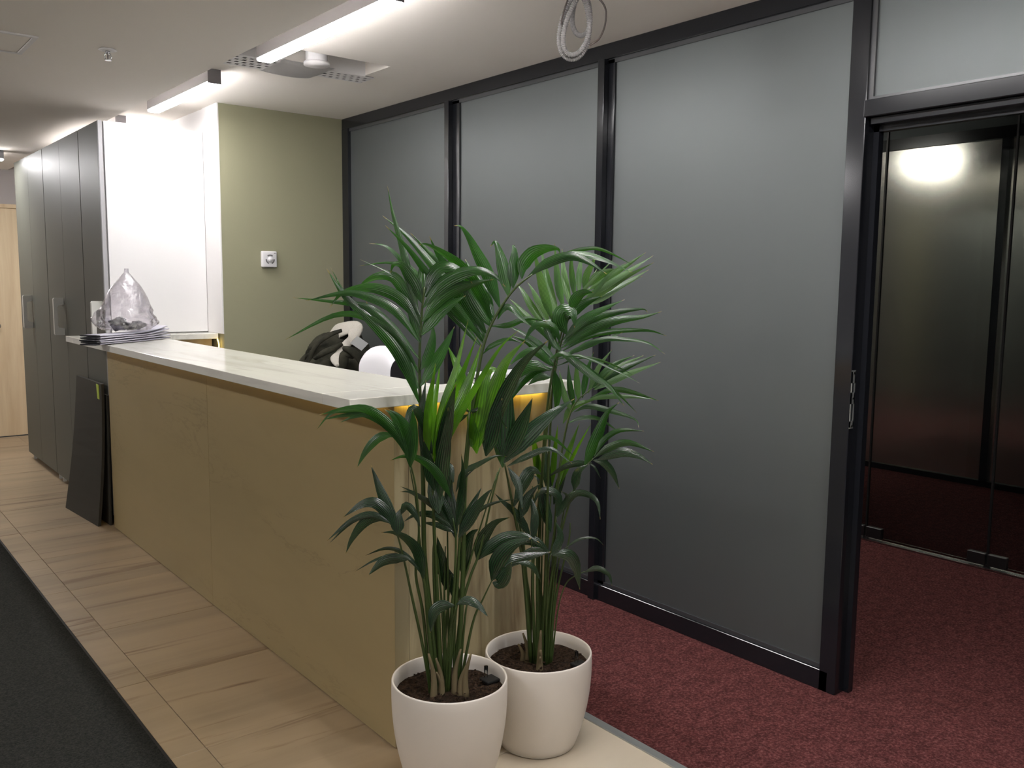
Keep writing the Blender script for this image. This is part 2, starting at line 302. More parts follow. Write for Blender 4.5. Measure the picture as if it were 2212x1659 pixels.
FRONDS=[(1,0.0055,[[1.421,2.098,0.265],[1.399,2.11,0.519],[1.383,2.118,0.703],[1.378,2.116,0.912],[1.371,2.117,1.116],[1.365,2.115,1.262],[1.367,2.108,1.394],[1.372,2.099,1.485]],[(0.0196,0.22,0,[[1.358,2.111,1.243],[1.313,2.14,1.339],[1.237,2.192,1.398],[1.162,2.24,1.403],[1.052,2.316,1.335]]),(0.0196,-0.43,0,[[1.36,2.109,1.283],[1.312,2.143,1.357],[1.25,2.187,1.425],[1.176,2.239,1.441],[1.075,2.313,1.452]]),(0.0252,-0.21,0,[[1.362,2.107,1.329],[1.306,2.144,1.417],[1.236,2.189,1.458],[1.181,2.22,1.466],[1.095,2.273,1.444]]),(0.0308,0.04,0,[[1.363,2.106,1.375],[1.325,2.134,1.443],[1.281,2.165,1.474],[1.234,2.198,1.481],[1.185,2.232,1.465],[1.156,2.25,1.425]]),(0.0336,0.33,0,[[1.363,2.106,1.401],[1.339,2.136,1.458],[1.315,2.17,1.51],[1.286,2.211,1.513],[1.263,2.249,1.493],[1.262,2.272,1.472]]),(0.0364,0.43,0,[[1.367,2.103,1.44],[1.353,2.117,1.485],[1.34,2.132,1.517],[1.326,2.148,1.545],[1.312,2.165,1.545],[1.308,2.174,1.523]]),(0.042,-0.31,0,[[1.371,2.1,1.459],[1.376,2.105,1.511],[1.379,2.116,1.544],[1.385,2.125,1.524]]),(0.0364,0.37,0,[[1.372,2.099,1.459],[1.387,2.091,1.511],[1.415,2.075,1.543],[1.449,2.055,1.537],[1.476,2.041,1.515],[1.493,2.036,1.496]]),(0.0364,0.11,0,[[1.37,2.101,1.427],[1.402,2.078,1.483],[1.445,2.049,1.518],[1.493,2.016,1.532],[1.537,1.988,1.517],[1.563,1.974,1.487]]),(0.0378,-0.32,0,[[1.367,2.103,1.388],[1.405,2.082,1.444],[1.452,2.059,1.479],[1.505,2.032,1.497],[1.551,2.014,1.508]]),(0.0392,0.44,0,[[1.365,2.105,1.349],[1.398,2.085,1.405],[1.438,2.062,1.44],[1.475,2.044,1.462]]),(0.028,-0.21,0,[[1.363,2.106,1.25],[1.381,2.094,1.29],[1.393,2.088,1.342],[1.395,2.091,1.384]]),(0.0336,0.01,0,[[1.362,2.107,1.204],[1.398,2.095,1.26],[1.434,2.091,1.314],[1.47,2.091,1.373]]),(0.0378,-0.21,0,[[1.359,2.11,1.197],[1.333,2.14,1.275],[1.309,2.175,1.346],[1.286,2.212,1.391],[1.268,2.245,1.443]]),(0.0364,-0.19,0,[[1.36,2.109,1.157],[1.333,2.127,1.25],[1.3,2.148,1.322],[1.248,2.184,1.393],[1.19,2.224,1.457],[1.149,2.25,1.533]]),(0.0168,-0.04,0,[[1.359,2.11,1.25],[1.313,2.144,1.341],[1.251,2.189,1.406],[1.198,2.226,1.457],[1.161,2.25,1.536]]),(0.0308,0.15,0,[[1.364,2.106,1.329],[1.355,2.124,1.394],[1.351,2.143,1.458],[1.354,2.16,1.51]]),(0.0224,0.17,0,[[1.364,2.106,1.355],[1.35,2.125,1.459],[1.334,2.151,1.588],[1.32,2.176,1.678],[1.313,2.197,1.766]])]),
(1,0.005,[[1.461,2.066,0.265],[1.478,2.057,0.63],[1.483,2.058,0.867],[1.494,2.054,1.045],[1.514,2.042,1.22],[1.533,2.032,1.327],[1.562,2.014,1.407],[1.603,1.985,1.48],[1.646,1.955,1.524]],[(0.0364,-0.3,0,[[1.574,2.013,1.427],[1.545,2.03,1.519],[1.514,2.044,1.584],[1.489,2.052,1.629],[1.466,2.057,1.655],[1.445,2.059,1.656]]),(0.0364,-0.14,0,[[1.593,1.998,1.46],[1.589,2.007,1.513],[1.579,2.021,1.579],[1.572,2.035,1.615],[1.565,2.049,1.602]]),(0.0322,-0.3,0,[[1.603,1.99,1.484],[1.608,1.993,1.54],[1.614,1.997,1.586],[1.616,2.006,1.606],[1.626,2.01,1.596]]),(0.0392,-0.44,0,[[1.622,1.974,1.511],[1.626,1.974,1.547],[1.648,1.959,1.582],[1.681,1.936,1.597],[1.709,1.918,1.596],[1.716,1.917,1.58]]),(0.028,0.08,0,[[1.636,1.964,1.516],[1.673,1.927,1.554],[1.719,1.88,1.576],[1.754,1.84,1.561],[1.79,1.799,1.526]]),(0.0224,0.43,0,[[1.646,1.955,1.524],[1.694,1.911,1.567],[1.751,1.857,1.581],[1.798,1.81,1.565],[1.85,1.757,1.53]]),(0.0126,-0.46,0,[[1.656,1.947,1.53],[1.718,1.908,1.577],[1.784,1.872,1.599],[1.836,1.849,1.592],[1.912,1.81,1.552]]),(0.0336,0.45,0,[[1.556,2.028,1.387],[1.526,2.037,1.46],[1.474,2.057,1.538],[1.417,2.078,1.582],[1.37,2.088,1.603],[1.341,2.081,1.6]]),(0.028,-0.21,0,[[1.542,2.04,1.34],[1.494,2.084,1.433],[1.435,2.139,1.538],[1.377,2.195,1.629],[1.326,2.247,1.687]]),(0.0252,-0.09,0,[[1.539,2.042,1.327],[1.47,2.073,1.42],[1.393,2.1,1.511],[1.326,2.114,1.593],[1.26,2.121,1.651]]),(0.028,-0.31,0,[[1.535,2.044,1.313],[1.472,2.087,1.4],[1.409,2.124,1.478],[1.341,2.162,1.556],[1.298,2.179,1.597],[1.253,2.197,1.605]]),(0.0168,-0.25,0,[[1.523,2.055,1.326],[1.455,2.121,1.439],[1.4,2.183,1.511],[1.356,2.238,1.553],[1.287,2.316,1.544]]),(0.0126,-0.49,0,[[1.523,2.055,1.32],[1.439,2.11,1.432],[1.364,2.151,1.484],[1.305,2.178,1.525],[1.232,2.213,1.56]]),(0.0336,-0.13,0,[[1.544,2.038,1.353],[1.491,2.068,1.453],[1.452,2.082,1.525],[1.413,2.094,1.578],[1.386,2.094,1.625]]),(0.028,0.07,0,[[1.544,2.038,1.36],[1.515,2.085,1.452],[1.502,2.13,1.512],[1.473,2.195,1.566],[1.435,2.271,1.644]]),(0.0364,-0.08,0,[[1.562,2.023,1.394],[1.546,2.054,1.46],[1.538,2.088,1.512],[1.531,2.125,1.566]]),(0.0392,-0.44,0,[[1.554,2.03,1.374],[1.52,2.052,1.433],[1.497,2.065,1.479],[1.477,2.073,1.525]]),(0.0196,0.47,0,[[1.569,2.017,1.394],[1.579,2.004,1.426],[1.593,1.983,1.428],[1.614,1.956,1.395],[1.627,1.934,1.375]]),(0.014,0.08,0,[[1.537,2.044,1.293],[1.55,2.024,1.316],[1.584,1.986,1.338],[1.611,1.951,1.327]]),(0.0168,-0.38,0,[[1.554,2.03,1.374],[1.603,2.006,1.377],[1.657,1.987,1.396],[1.715,1.967,1.385]]),(0.028,-0.09,0,[[1.54,2.041,1.32],[1.528,2.062,1.379],[1.522,2.082,1.426],[1.517,2.104,1.443]])]),
(1,0.0045,[[1.428,2.092,0.265],[1.411,2.091,0.565],[1.396,2.086,0.778],[1.386,2.078,0.918],[1.376,2.07,1.014]],[(0.0238,-0.26,1,[[1.366,2.078,0.988],[1.362,2.065,1.136],[1.362,2.042,1.223],[1.357,2.02,1.277]]),(0.021,-0.28,1,[[1.374,2.072,0.988],[1.387,2.077,1.132],[1.408,2.085,1.216],[1.424,2.099,1.271]]),(0.0238,0.39,1,[[1.374,2.072,0.988],[1.406,2.061,1.139],[1.447,2.051,1.261],[1.486,2.046,1.394]]),(0.0252,-0.47,1,[[1.379,2.068,0.988],[1.4,2.029,1.13],[1.421,1.981,1.251],[1.433,1.933,1.353]]),(0.0336,0.03,1,[[1.38,2.067,0.988],[1.426,2.043,1.113],[1.471,2.027,1.211],[1.512,2.018,1.326]]),(0.0196,-0.24,1,[[1.384,2.063,0.981],[1.423,2.016,1.108],[1.458,1.965,1.215],[1.494,1.909,1.321],[1.52,1.858,1.373]]),(0.0364,0.43,2,[[1.374,2.072,0.947],[1.362,2.087,1.067],[1.362,2.096,1.145],[1.374,2.095,1.224]]),(0.0392,-0.1,2,[[1.389,2.059,0.961],[1.394,2.031,1.065],[1.39,1.998,1.155],[1.383,1.96,1.223]]),(0.042,-0.41,2,[[1.395,2.055,0.88],[1.393,2.041,0.977],[1.393,2.019,1.073],[1.385,2.0,1.155]]),(0.0238,0.07,2,[[1.372,2.073,1.041],[1.349,2.081,1.115],[1.326,2.083,1.146],[1.305,2.08,1.119],[1.293,2.068,1.063],[1.292,2.045,1.034]]),(0.0364,0.16,2,[[1.382,2.065,0.907],[1.364,2.069,0.989],[1.347,2.066,1.058]]),(0.042,0.03,2,[[1.393,2.057,0.84],[1.39,2.077,0.904],[1.394,2.102,0.967]])]),
(1,0.004,[[1.439,2.083,0.265],[1.46,2.067,0.561],[1.469,2.059,0.771],[1.478,2.052,0.965],[1.489,2.043,1.128]],[(0.0308,-0.11,1,[[1.491,2.042,1.128],[1.481,2.059,1.201],[1.472,2.079,1.253],[1.456,2.107,1.319]]),(0.056,0.47,1,[[1.494,2.04,1.026],[1.508,2.032,1.128],[1.526,2.024,1.221],[1.549,2.013,1.252],[1.578,1.997,1.231]]),(0.0476,0.4,1,[[1.511,2.025,1.026],[1.534,2.001,1.163],[1.559,1.97,1.271],[1.599,1.927,1.338]]),(0.042,-0.23,2,[[1.522,2.017,1.02],[1.549,1.966,1.165],[1.573,1.904,1.275],[1.602,1.831,1.343]]),(0.028,0.19,2,[[1.488,2.044,1.128],[1.467,2.052,1.142],[1.446,2.056,1.135],[1.43,2.053,1.098],[1.417,2.046,1.034]]),(0.0126,0.25,2,[[1.487,2.045,1.121],[1.473,2.064,1.106],[1.454,2.09,1.071]]),(0.0196,-0.5,2,[[1.485,2.047,1.128],[1.518,2.024,1.132],[1.553,2.003,1.118],[1.583,1.987,1.079]]),(0.0336,0.38,1,[[1.506,2.029,1.006],[1.496,2.034,1.074],[1.489,2.034,1.129]]),(0.0476,0.27,2,[[1.527,2.013,0.999],[1.533,1.994,1.076],[1.546,1.963,1.173]])]),
(1,0.0032,[[1.401,2.114,0.265],[1.373,2.109,0.525],[1.344,2.104,0.659],[1.34,2.08,0.789],[1.322,2.066,0.915],[1.297,2.059,0.999],[1.262,2.059,1.074]],[(0.028,0.05,0,[[1.282,2.043,1.023],[1.247,2.062,1.095],[1.192,2.092,1.15],[1.137,2.12,1.157],[1.072,2.154,1.142]]),(0.0196,0.11,0,[[1.278,2.046,1.029],[1.24,2.074,1.1],[1.189,2.111,1.137],[1.138,2.147,1.135],[1.089,2.18,1.122]]),(0.0168,-0.06,0,[[1.262,2.059,1.062],[1.236,2.074,1.101],[1.195,2.097,1.136],[1.157,2.117,1.134],[1.12,2.135,1.118]]),(0.0238,0.09,0,[[1.256,2.064,1.074],[1.24,2.075,1.081],[1.214,2.093,1.071],[1.188,2.111,1.036],[1.167,2.123,0.991]]),(0.0098,-0.24,0,[[1.192,2.116,1.147],[1.15,2.144,1.147],[1.113,2.167,1.141],[1.079,2.186,1.096]]),(0.0308,-0.42,0,[[1.285,2.041,1.01],[1.269,2.05,1.088],[1.245,2.065,1.137],[1.226,2.075,1.154]]),(0.028,-0.15,0,[[1.288,2.038,1.017],[1.279,2.039,1.088],[1.256,2.048,1.134],[1.228,2.059,1.156]]),(0.0364,0.04,0,[[1.286,2.04,0.991],[1.286,2.036,1.056],[1.289,2.028,1.115],[1.284,2.025,1.155]]),(0.028,0.48,0,[[1.374,1.969,0.907],[1.342,2.0,0.978],[1.31,2.033,1.012],[1.281,2.066,1.018],[1.256,2.096,1.005]])]),
(1,0.0032,[[1.404,2.112,0.265],[1.37,2.108,0.434],[1.333,2.107,0.591],[1.304,2.1,0.702],[1.275,2.092,0.791],[1.245,2.086,0.846]],[(0.0308,-0.01,2,[[1.263,2.072,0.802],[1.25,2.089,0.855],[1.234,2.113,0.919],[1.219,2.138,0.989]]),(0.0308,-0.39,2,[[1.257,2.076,0.815],[1.239,2.089,0.86],[1.213,2.107,0.889],[1.182,2.13,0.884],[1.142,2.159,0.848]]),(0.0168,-0.07,2,[[1.251,2.081,0.828],[1.223,2.099,0.85],[1.191,2.119,0.856],[1.148,2.146,0.833],[1.101,2.176,0.784]]),(0.028,0.38,2,[[1.25,2.082,0.831],[1.219,2.105,0.846],[1.188,2.128,0.828],[1.162,2.147,0.784],[1.147,2.156,0.744]]),(0.014,0.43,2,[[1.251,2.081,0.828],[1.202,2.113,0.85],[1.158,2.139,0.836],[1.103,2.171,0.776]]),(0.0378,0.3,2,[[1.265,2.07,0.798],[1.265,2.076,0.836],[1.278,2.076,0.87]]),(0.0224,-0.34,2,[[1.271,2.065,0.855],[1.281,2.052,0.881],[1.295,2.034,0.86],[1.305,2.017,0.823]])]),
(1,0.0045,[[1.412,2.105,0.265],[1.384,2.099,0.498],[1.363,2.087,0.632],[1.333,2.082,0.694],[1.301,2.08,0.719]],[(0.0336,0.36,2,[[1.336,2.051,0.661],[1.321,2.057,0.737],[1.293,2.071,0.779],[1.26,2.087,0.8],[1.228,2.101,0.803]]),(0.0154,0.4,2,[[1.333,2.053,0.672],[1.314,2.077,0.71],[1.289,2.11,0.737],[1.263,2.144,0.739],[1.226,2.19,0.714]]),(0.0098,-0.19,2,[[1.326,2.059,0.691],[1.3,2.078,0.721],[1.268,2.1,0.73],[1.225,2.13,0.717],[1.178,2.164,0.683]]),(0.0308,0.22,2,[[1.301,2.08,0.715],[1.267,2.099,0.72],[1.237,2.113,0.712],[1.202,2.129,0.677]])]),
(1,0.004,[[1.442,2.081,0.265],[1.448,2.073,0.505],[1.454,2.065,0.633],[1.455,2.061,0.753],[1.447,2.065,0.816]],[(0.0238,0.02,2,[[1.454,2.059,0.753],[1.442,2.076,0.797],[1.404,2.118,0.823],[1.373,2.156,0.817],[1.354,2.187,0.793]]),(0.0182,-0.14,2,[[1.449,2.063,0.774],[1.423,2.098,0.791],[1.39,2.145,0.796]]),(0.0196,0.13,2,[[1.438,2.071,0.802],[1.394,2.09,0.857],[1.337,2.112,0.898],[1.299,2.114,0.907]]),(0.0112,-0.19,2,[[1.43,2.078,0.818],[1.381,2.107,0.872],[1.344,2.122,0.899],[1.309,2.132,0.918]]),(0.0364,0.07,2,[[1.454,2.059,0.753],[1.452,2.077,0.826],[1.456,2.098,0.897],[1.481,2.105,0.952]]),(0.0224,-0.06,2,[[1.459,2.054,0.76],[1.485,2.044,0.825],[1.513,2.037,0.877],[1.533,2.039,0.903]]),(0.0336,0.1,2,[[1.461,2.053,0.758],[1.486,2.027,0.824],[1.512,1.996,0.886],[1.524,1.976,0.911]]),(0.014,-0.42,2,[[1.465,2.05,0.767],[1.504,2.024,0.833],[1.549,1.995,0.861],[1.604,1.961,0.871]]),(0.0364,0.12,2,[[1.436,2.073,0.884],[1.419,2.077,0.96],[1.429,2.054,0.968],[1.43,2.036,0.925]]),(0.0168,-0.13,2,[[1.454,2.059,0.895],[1.475,2.054,0.948],[1.514,2.04,0.969],[1.566,2.019,0.993],[1.603,2.011,0.989]]),(0.028,0.38,2,[[1.454,2.059,0.774],[1.434,2.089,0.847],[1.422,2.12,0.898],[1.417,2.149,0.956]]),(0.0252,0.44,2,[[1.455,2.058,0.781],[1.46,2.043,0.873],[1.457,2.03,0.958],[1.445,2.021,1.014]]),(0.0112,-0.13,2,[[1.454,2.059,0.829],[1.464,2.039,0.928],[1.488,2.004,0.974]])]),
(1,0.0036,[[1.453,2.072,0.265],[1.473,2.061,0.517],[1.496,2.048,0.629],[1.521,2.033,0.71],[1.55,2.015,0.865],[1.571,2.003,0.961]],[(0.0378,-0.48,2,[[1.52,2.044,0.679],[1.527,2.032,0.737],[1.551,2.002,0.796],[1.582,1.966,0.819]]),(0.0378,0.25,2,[[1.52,2.044,0.682],[1.547,2.014,0.724],[1.582,1.974,0.758],[1.614,1.934,0.764],[1.638,1.899,0.749]]),(0.042,0.31,2,[[1.487,2.071,0.632],[1.486,2.059,0.712],[1.492,2.036,0.766],[1.5,2.008,0.789]]),(0.0336,0.08,2,[[1.448,2.102,0.589],[1.436,2.104,0.676],[1.419,2.106,0.758]]),(0.0308,0.49,2,[[1.471,2.084,0.553],[1.469,2.098,0.614],[1.462,2.123,0.658]])]),
(1,0.003,[[1.436,2.086,0.265],[1.427,2.055,0.459],[1.426,2.017,0.569]],[(0.0252,0.47,2,[[1.426,2.017,0.575],[1.447,1.991,0.59],[1.466,1.963,0.579],[1.481,1.936,0.549]]),(0.0336,-0.02,2,[[1.422,2.02,0.572],[1.393,2.04,0.571],[1.37,2.052,0.55],[1.361,2.053,0.493]])]),
(1,0.003,[[1.466,2.062,0.265],[1.494,2.031,0.493],[1.516,2.004,0.58],[1.532,1.983,0.639]],[(0.0476,0.33,2,[[1.53,1.985,0.632],[1.538,1.966,0.698],[1.56,1.931,0.747],[1.594,1.883,0.774]]),(0.0336,0.19,2,[[1.534,1.982,0.636],[1.572,1.967,0.682],[1.621,1.952,0.693],[1.699,1.917,0.705]]),(0.0392,0.2,2,[[1.532,1.983,0.628],[1.543,1.966,0.625],[1.555,1.945,0.666],[1.558,1.928,0.697]]),(0.0168,0.25,2,[[1.585,1.94,0.689],[1.619,1.917,0.681],[1.638,1.908,0.654],[1.651,1.906,0.627]])]),
(1,0.003,[[1.41,2.107,0.265],[1.402,2.119,0.487],[1.391,2.132,0.606],[1.385,2.143,0.725],[1.378,2.153,0.849],[1.366,2.168,0.959]],[]),
(1,0.003,[[1.423,2.097,0.265],[1.416,2.111,0.515],[1.415,2.12,0.697],[1.424,2.121,0.779]],[]),
(1,0.003,[[1.434,2.088,0.265],[1.434,2.096,0.486],[1.428,2.109,0.654],[1.423,2.122,0.751]],[]),
(1,0.003,[[1.447,2.077,0.265],[1.446,2.087,0.558],[1.448,2.093,0.725],[1.451,2.1,0.835]],[]),
(1,0.003,[[1.455,2.07,0.265],[1.463,2.071,0.53],[1.492,2.053,0.656],[1.527,2.032,0.796],[1.566,2.007,0.948]],[]),
(1,0.003,[[1.428,2.092,0.265],[1.445,2.092,0.514],[1.461,2.092,0.638]],[]),
(1,0.003,[[1.466,2.062,0.265],[1.487,2.057,0.514],[1.501,2.06,0.554]],[]),
(1,0.003,[[1.439,2.083,0.265],[1.439,2.096,0.557],[1.447,2.103,0.723]],[]),
(2,0.004,[[1.815,2.096,0.245],[1.811,2.103,0.549],[1.818,2.101,0.854],[1.829,2.096,1.078],[1.849,2.083,1.255],[1.877,2.064,1.386],[1.916,2.036,1.468],[1.955,2.009,1.543]],[(0.0182,-0.1,3,[[1.816,2.121,1.363],[1.787,2.154,1.399],[1.771,2.182,1.43],[1.764,2.206,1.448]]),(0.0238,-0.19,3,[[1.831,2.109,1.367],[1.806,2.143,1.421],[1.793,2.174,1.471],[1.788,2.201,1.497]]),(0.0252,-0.49,3,[[1.842,2.1,1.371],[1.819,2.125,1.436],[1.807,2.145,1.479],[1.8,2.162,1.501]]),(0.0266,-0.04,3,[[1.851,2.092,1.374],[1.822,2.096,1.444],[1.792,2.091,1.515],[1.757,2.084,1.607]]),(0.0252,-0.11,3,[[1.863,2.083,1.379],[1.852,2.103,1.451],[1.846,2.124,1.523],[1.839,2.148,1.619]]),(0.0238,-0.43,3,[[1.877,2.072,1.415],[1.861,2.079,1.48],[1.85,2.08,1.545],[1.839,2.079,1.621]]),(0.0224,-0.19,3,[[1.892,2.06,1.424],[1.885,2.076,1.495],[1.887,2.091,1.552],[1.893,2.105,1.608]]),(0.0182,-0.02,3,[[1.903,2.051,1.45],[1.89,2.05,1.509],[1.878,2.044,1.552],[1.868,2.033,1.603]]),(0.0182,0.28,3,[[1.913,2.043,1.463],[1.917,2.051,1.517],[1.929,2.058,1.56],[1.944,2.066,1.604]]),(0.0224,-0.43,3,[[1.923,2.035,1.478],[1.925,2.023,1.524],[1.93,2.004,1.56],[1.93,1.986,1.591]]),(0.028,-0.34,3,[[1.931,2.028,1.488],[1.951,2.003,1.52],[1.971,1.973,1.539],[1.981,1.949,1.543]]),(0.0182,-0.25,3,[[1.925,2.033,1.474],[1.969,2.001,1.503],[2.023,1.964,1.547],[2.082,1.922,1.598]]),(0.0196,0.45,3,[[1.918,2.038,1.459],[1.963,1.994,1.486],[2.012,1.943,1.532],[2.072,1.882,1.587]]),(0.0196,-0.44,3,[[1.912,2.044,1.442],[1.964,1.995,1.471],[2.015,1.945,1.518],[2.078,1.883,1.566]]),(0.0182,0.13,3,[[1.907,2.047,1.43],[1.976,2.007,1.459],[2.045,1.974,1.501],[2.119,1.941,1.545]]),(0.014,0.16,3,[[1.905,2.049,1.418],[1.943,2.004,1.474],[1.969,1.961,1.532],[1.991,1.918,1.564]]),(0.0112,0.22,3,[[1.883,2.067,1.386],[1.896,2.037,1.423],[1.898,2.005,1.481],[1.953,1.926,1.58]]),(0.0168,0.22,3,[[1.912,2.044,1.427],[1.976,2.007,1.452],[2.033,1.982,1.489],[2.103,1.952,1.525]])]),
(2,0.0038,[[1.807,2.103,0.245],[1.788,2.105,0.553],[1.796,2.086,0.815],[1.809,2.062,1.084],[1.821,2.04,1.259],[1.83,2.02,1.346],[1.841,1.998,1.421]],[(0.0336,-0.35,0,[[1.839,2.0,1.415],[1.848,1.987,1.453],[1.863,1.967,1.472],[1.88,1.945,1.472]]),(0.0308,-0.43,0,[[1.833,2.004,1.389],[1.861,1.989,1.425],[1.893,1.972,1.446],[1.927,1.956,1.461]]),(0.0252,0.39,0,[[1.821,2.014,1.326],[1.865,1.972,1.39],[1.915,1.923,1.428],[1.951,1.883,1.452]]),(0.0266,-0.2,0,[[1.819,2.016,1.311],[1.875,1.982,1.372],[1.95,1.938,1.408],[2.033,1.891,1.422],[2.063,1.889,1.411]]),(0.0294,-0.11,0,[[1.817,2.017,1.301],[1.885,1.972,1.354],[1.959,1.926,1.386],[2.034,1.881,1.399],[2.088,1.854,1.415]]),(0.0182,-0.22,0,[[1.817,2.017,1.29],[1.892,1.978,1.337],[1.975,1.941,1.353],[2.075,1.897,1.354],[2.144,1.881,1.336]]),(0.0168,0.29,0,[[1.821,2.014,1.269],[1.872,1.966,1.312],[1.916,1.921,1.332],[1.953,1.88,1.332],[2.001,1.829,1.322],[2.034,1.788,1.289]]),(0.0476,0.35,0,[[1.83,2.007,1.344],[1.811,2.019,1.386],[1.817,2.01,1.416],[1.838,1.988,1.41],[1.839,1.982,1.365]]),(0.0224,0.05,0,[[1.815,2.019,1.318],[1.795,2.031,1.366],[1.759,2.054,1.375],[1.734,2.067,1.354],[1.714,2.076,1.311]]),(0.021,0.03,0,[[1.8,2.031,1.304],[1.788,2.053,1.363],[1.812,2.052,1.377],[1.821,2.066,1.33],[1.817,2.092,1.248]]),(0.021,0.21,0,[[1.815,2.019,1.29],[1.79,2.057,1.343],[1.758,2.108,1.38],[1.728,2.162,1.371]]),(0.021,-0.33,0,[[1.81,2.023,1.254],[1.774,2.059,1.306],[1.735,2.102,1.345],[1.708,2.137,1.365]]),(0.021,0.12,0,[[1.808,2.025,1.24],[1.769,2.052,1.278],[1.732,2.076,1.318],[1.69,2.103,1.339]]),(0.0154,0.15,0,[[1.821,2.014,1.279],[1.869,1.983,1.301],[1.924,1.95,1.326],[1.981,1.917,1.35]]),(0.0224,-0.46,0,[[1.817,2.017,1.293],[1.803,2.038,1.325],[1.82,2.038,1.374]])]),
(2,0.0035,[[1.821,2.091,0.245],[1.811,2.068,0.558],[1.798,2.048,0.866],[1.787,2.026,1.09],[1.776,2.004,1.236],[1.768,1.979,1.287]],[(0.0238,0.36,0,[[1.749,1.995,1.273],[1.779,1.966,1.289],[1.811,1.932,1.257],[1.842,1.898,1.223],[1.874,1.863,1.193],[1.904,1.827,1.136]]),(0.0126,-0.02,0,[[1.753,1.992,1.266],[1.8,1.971,1.282],[1.885,1.927,1.22],[1.952,1.902,1.163],[2.017,1.882,1.1]]),(0.0084,-0.42,0,[[1.764,1.983,1.25],[1.84,1.942,1.277],[1.921,1.905,1.256],[1.998,1.877,1.217]]),(0.0084,0.38,0,[[1.764,1.983,1.269],[1.806,1.926,1.285],[1.874,1.838,1.245],[1.908,1.77,1.21]]),(0.0336,0.03,0,[[1.754,1.991,1.238],[1.704,2.019,1.253],[1.652,2.042,1.223],[1.599,2.063,1.165]]),(0.028,-0.32,0,[[1.759,1.987,1.245],[1.729,2.027,1.237],[1.708,2.067,1.203],[1.689,2.109,1.132]]),(0.0252,0.05,0,[[1.754,1.991,1.252],[1.716,2.013,1.294],[1.678,2.032,1.288],[1.639,2.049,1.254]]),(0.0224,0.18,0,[[1.754,1.991,1.217],[1.726,2.012,1.217],[1.697,2.031,1.193]]),(0.028,0.41,0,[[1.762,1.984,1.238],[1.78,1.988,1.167],[1.789,2.007,1.092]])]),
(2,0.0035,[[1.833,2.082,0.245],[1.854,2.08,0.623],[1.871,2.082,0.85],[1.892,2.08,0.999],[1.924,2.07,1.11],[1.978,2.042,1.165]],[(0.021,0.48,0,[[1.932,2.078,1.101],[1.923,2.092,1.176],[1.923,2.1,1.243]]),(0.021,-0.27,3,[[1.944,2.069,1.119],[1.936,2.071,1.192],[1.93,2.069,1.259]]),(0.021,-0.48,0,[[1.953,2.062,1.132],[1.972,2.062,1.213],[2.0,2.062,1.279]]),(0.0168,0.2,3,[[1.967,2.051,1.147],[1.989,2.029,1.23],[2.019,1.999,1.29]]),(0.0196,0.39,0,[[1.978,2.042,1.165],[2.008,2.011,1.223],[2.036,1.977,1.254],[2.064,1.943,1.273]]),(0.021,-0.2,3,[[1.98,2.04,1.165],[2.054,2.004,1.228],[2.138,1.972,1.268]]),(0.021,-0.1,0,[[1.983,2.038,1.162],[2.065,1.995,1.224],[2.168,1.946,1.27]]),(0.021,0.47,3,[[1.983,2.038,1.159],[2.054,1.963,1.212],[2.122,1.882,1.254]]),(0.0182,-0.22,0,[[1.973,2.046,1.132],[2.032,2.011,1.158],[2.089,1.984,1.151],[2.176,1.935,1.12]]),(0.0154,-0.06,3,[[1.958,2.058,1.12],[1.994,2.015,1.137],[2.051,1.947,1.141],[2.094,1.887,1.137]]),(0.0182,-0.02,0,[[1.933,2.078,1.086],[1.965,2.048,1.105],[2.007,2.006,1.096],[2.073,1.945,1.068],[2.08,1.93,1.04]]),(0.021,-0.22,3,[[1.905,2.1,1.048],[1.929,2.093,1.092],[1.969,2.078,1.113],[2.017,2.06,1.124]]),(0.014,0.43,0,[[1.916,2.092,1.048],[1.959,2.073,1.065],[2.018,2.048,1.06],[2.087,2.019,1.011]]),(0.0196,0.12,3,[[1.926,2.084,1.086],[1.911,2.105,1.145],[1.905,2.122,1.219]])]),
(2,0.0032,[[1.823,2.089,0.245],[1.83,2.073,0.491],[1.846,2.05,0.663],[1.87,2.021,0.816],[1.889,1.995,0.908],[1.914,1.965,0.955]],[(0.0378,-0.41,0,[[1.892,1.983,0.925],[1.926,1.963,1.02],[1.957,1.951,1.096],[1.994,1.936,1.129]]),(0.0182,-0.21,0,[[1.916,1.963,0.962],[1.943,1.949,1.013],[1.987,1.922,1.042],[2.052,1.881,1.039]]),(0.0238,-0.19,0,[[1.914,1.965,0.955],[1.949,1.924,0.994],[1.983,1.878,1.009],[2.031,1.819,0.985]]),(0.0294,0.2,2,[[1.923,1.958,0.95],[1.973,1.906,0.976],[2.008,1.861,0.968],[2.031,1.823,0.944]]),(0.0238,0.39,2,[[1.912,1.967,0.949],[1.945,1.949,0.939],[1.975,1.937,0.904],[1.999,1.932,0.851]]),(0.021,0.15,2,[[1.91,1.968,0.94],[1.865,2.023,0.929],[1.823,2.084,0.883]]),(0.028,0.49,2,[[1.868,2.002,0.85],[1.871,1.991,0.911],[1.891,1.962,0.94]]),(0.007,0.02,2,[[1.9,1.976,0.94],[1.916,1.961,0.926],[1.929,1.947,0.892]])]),
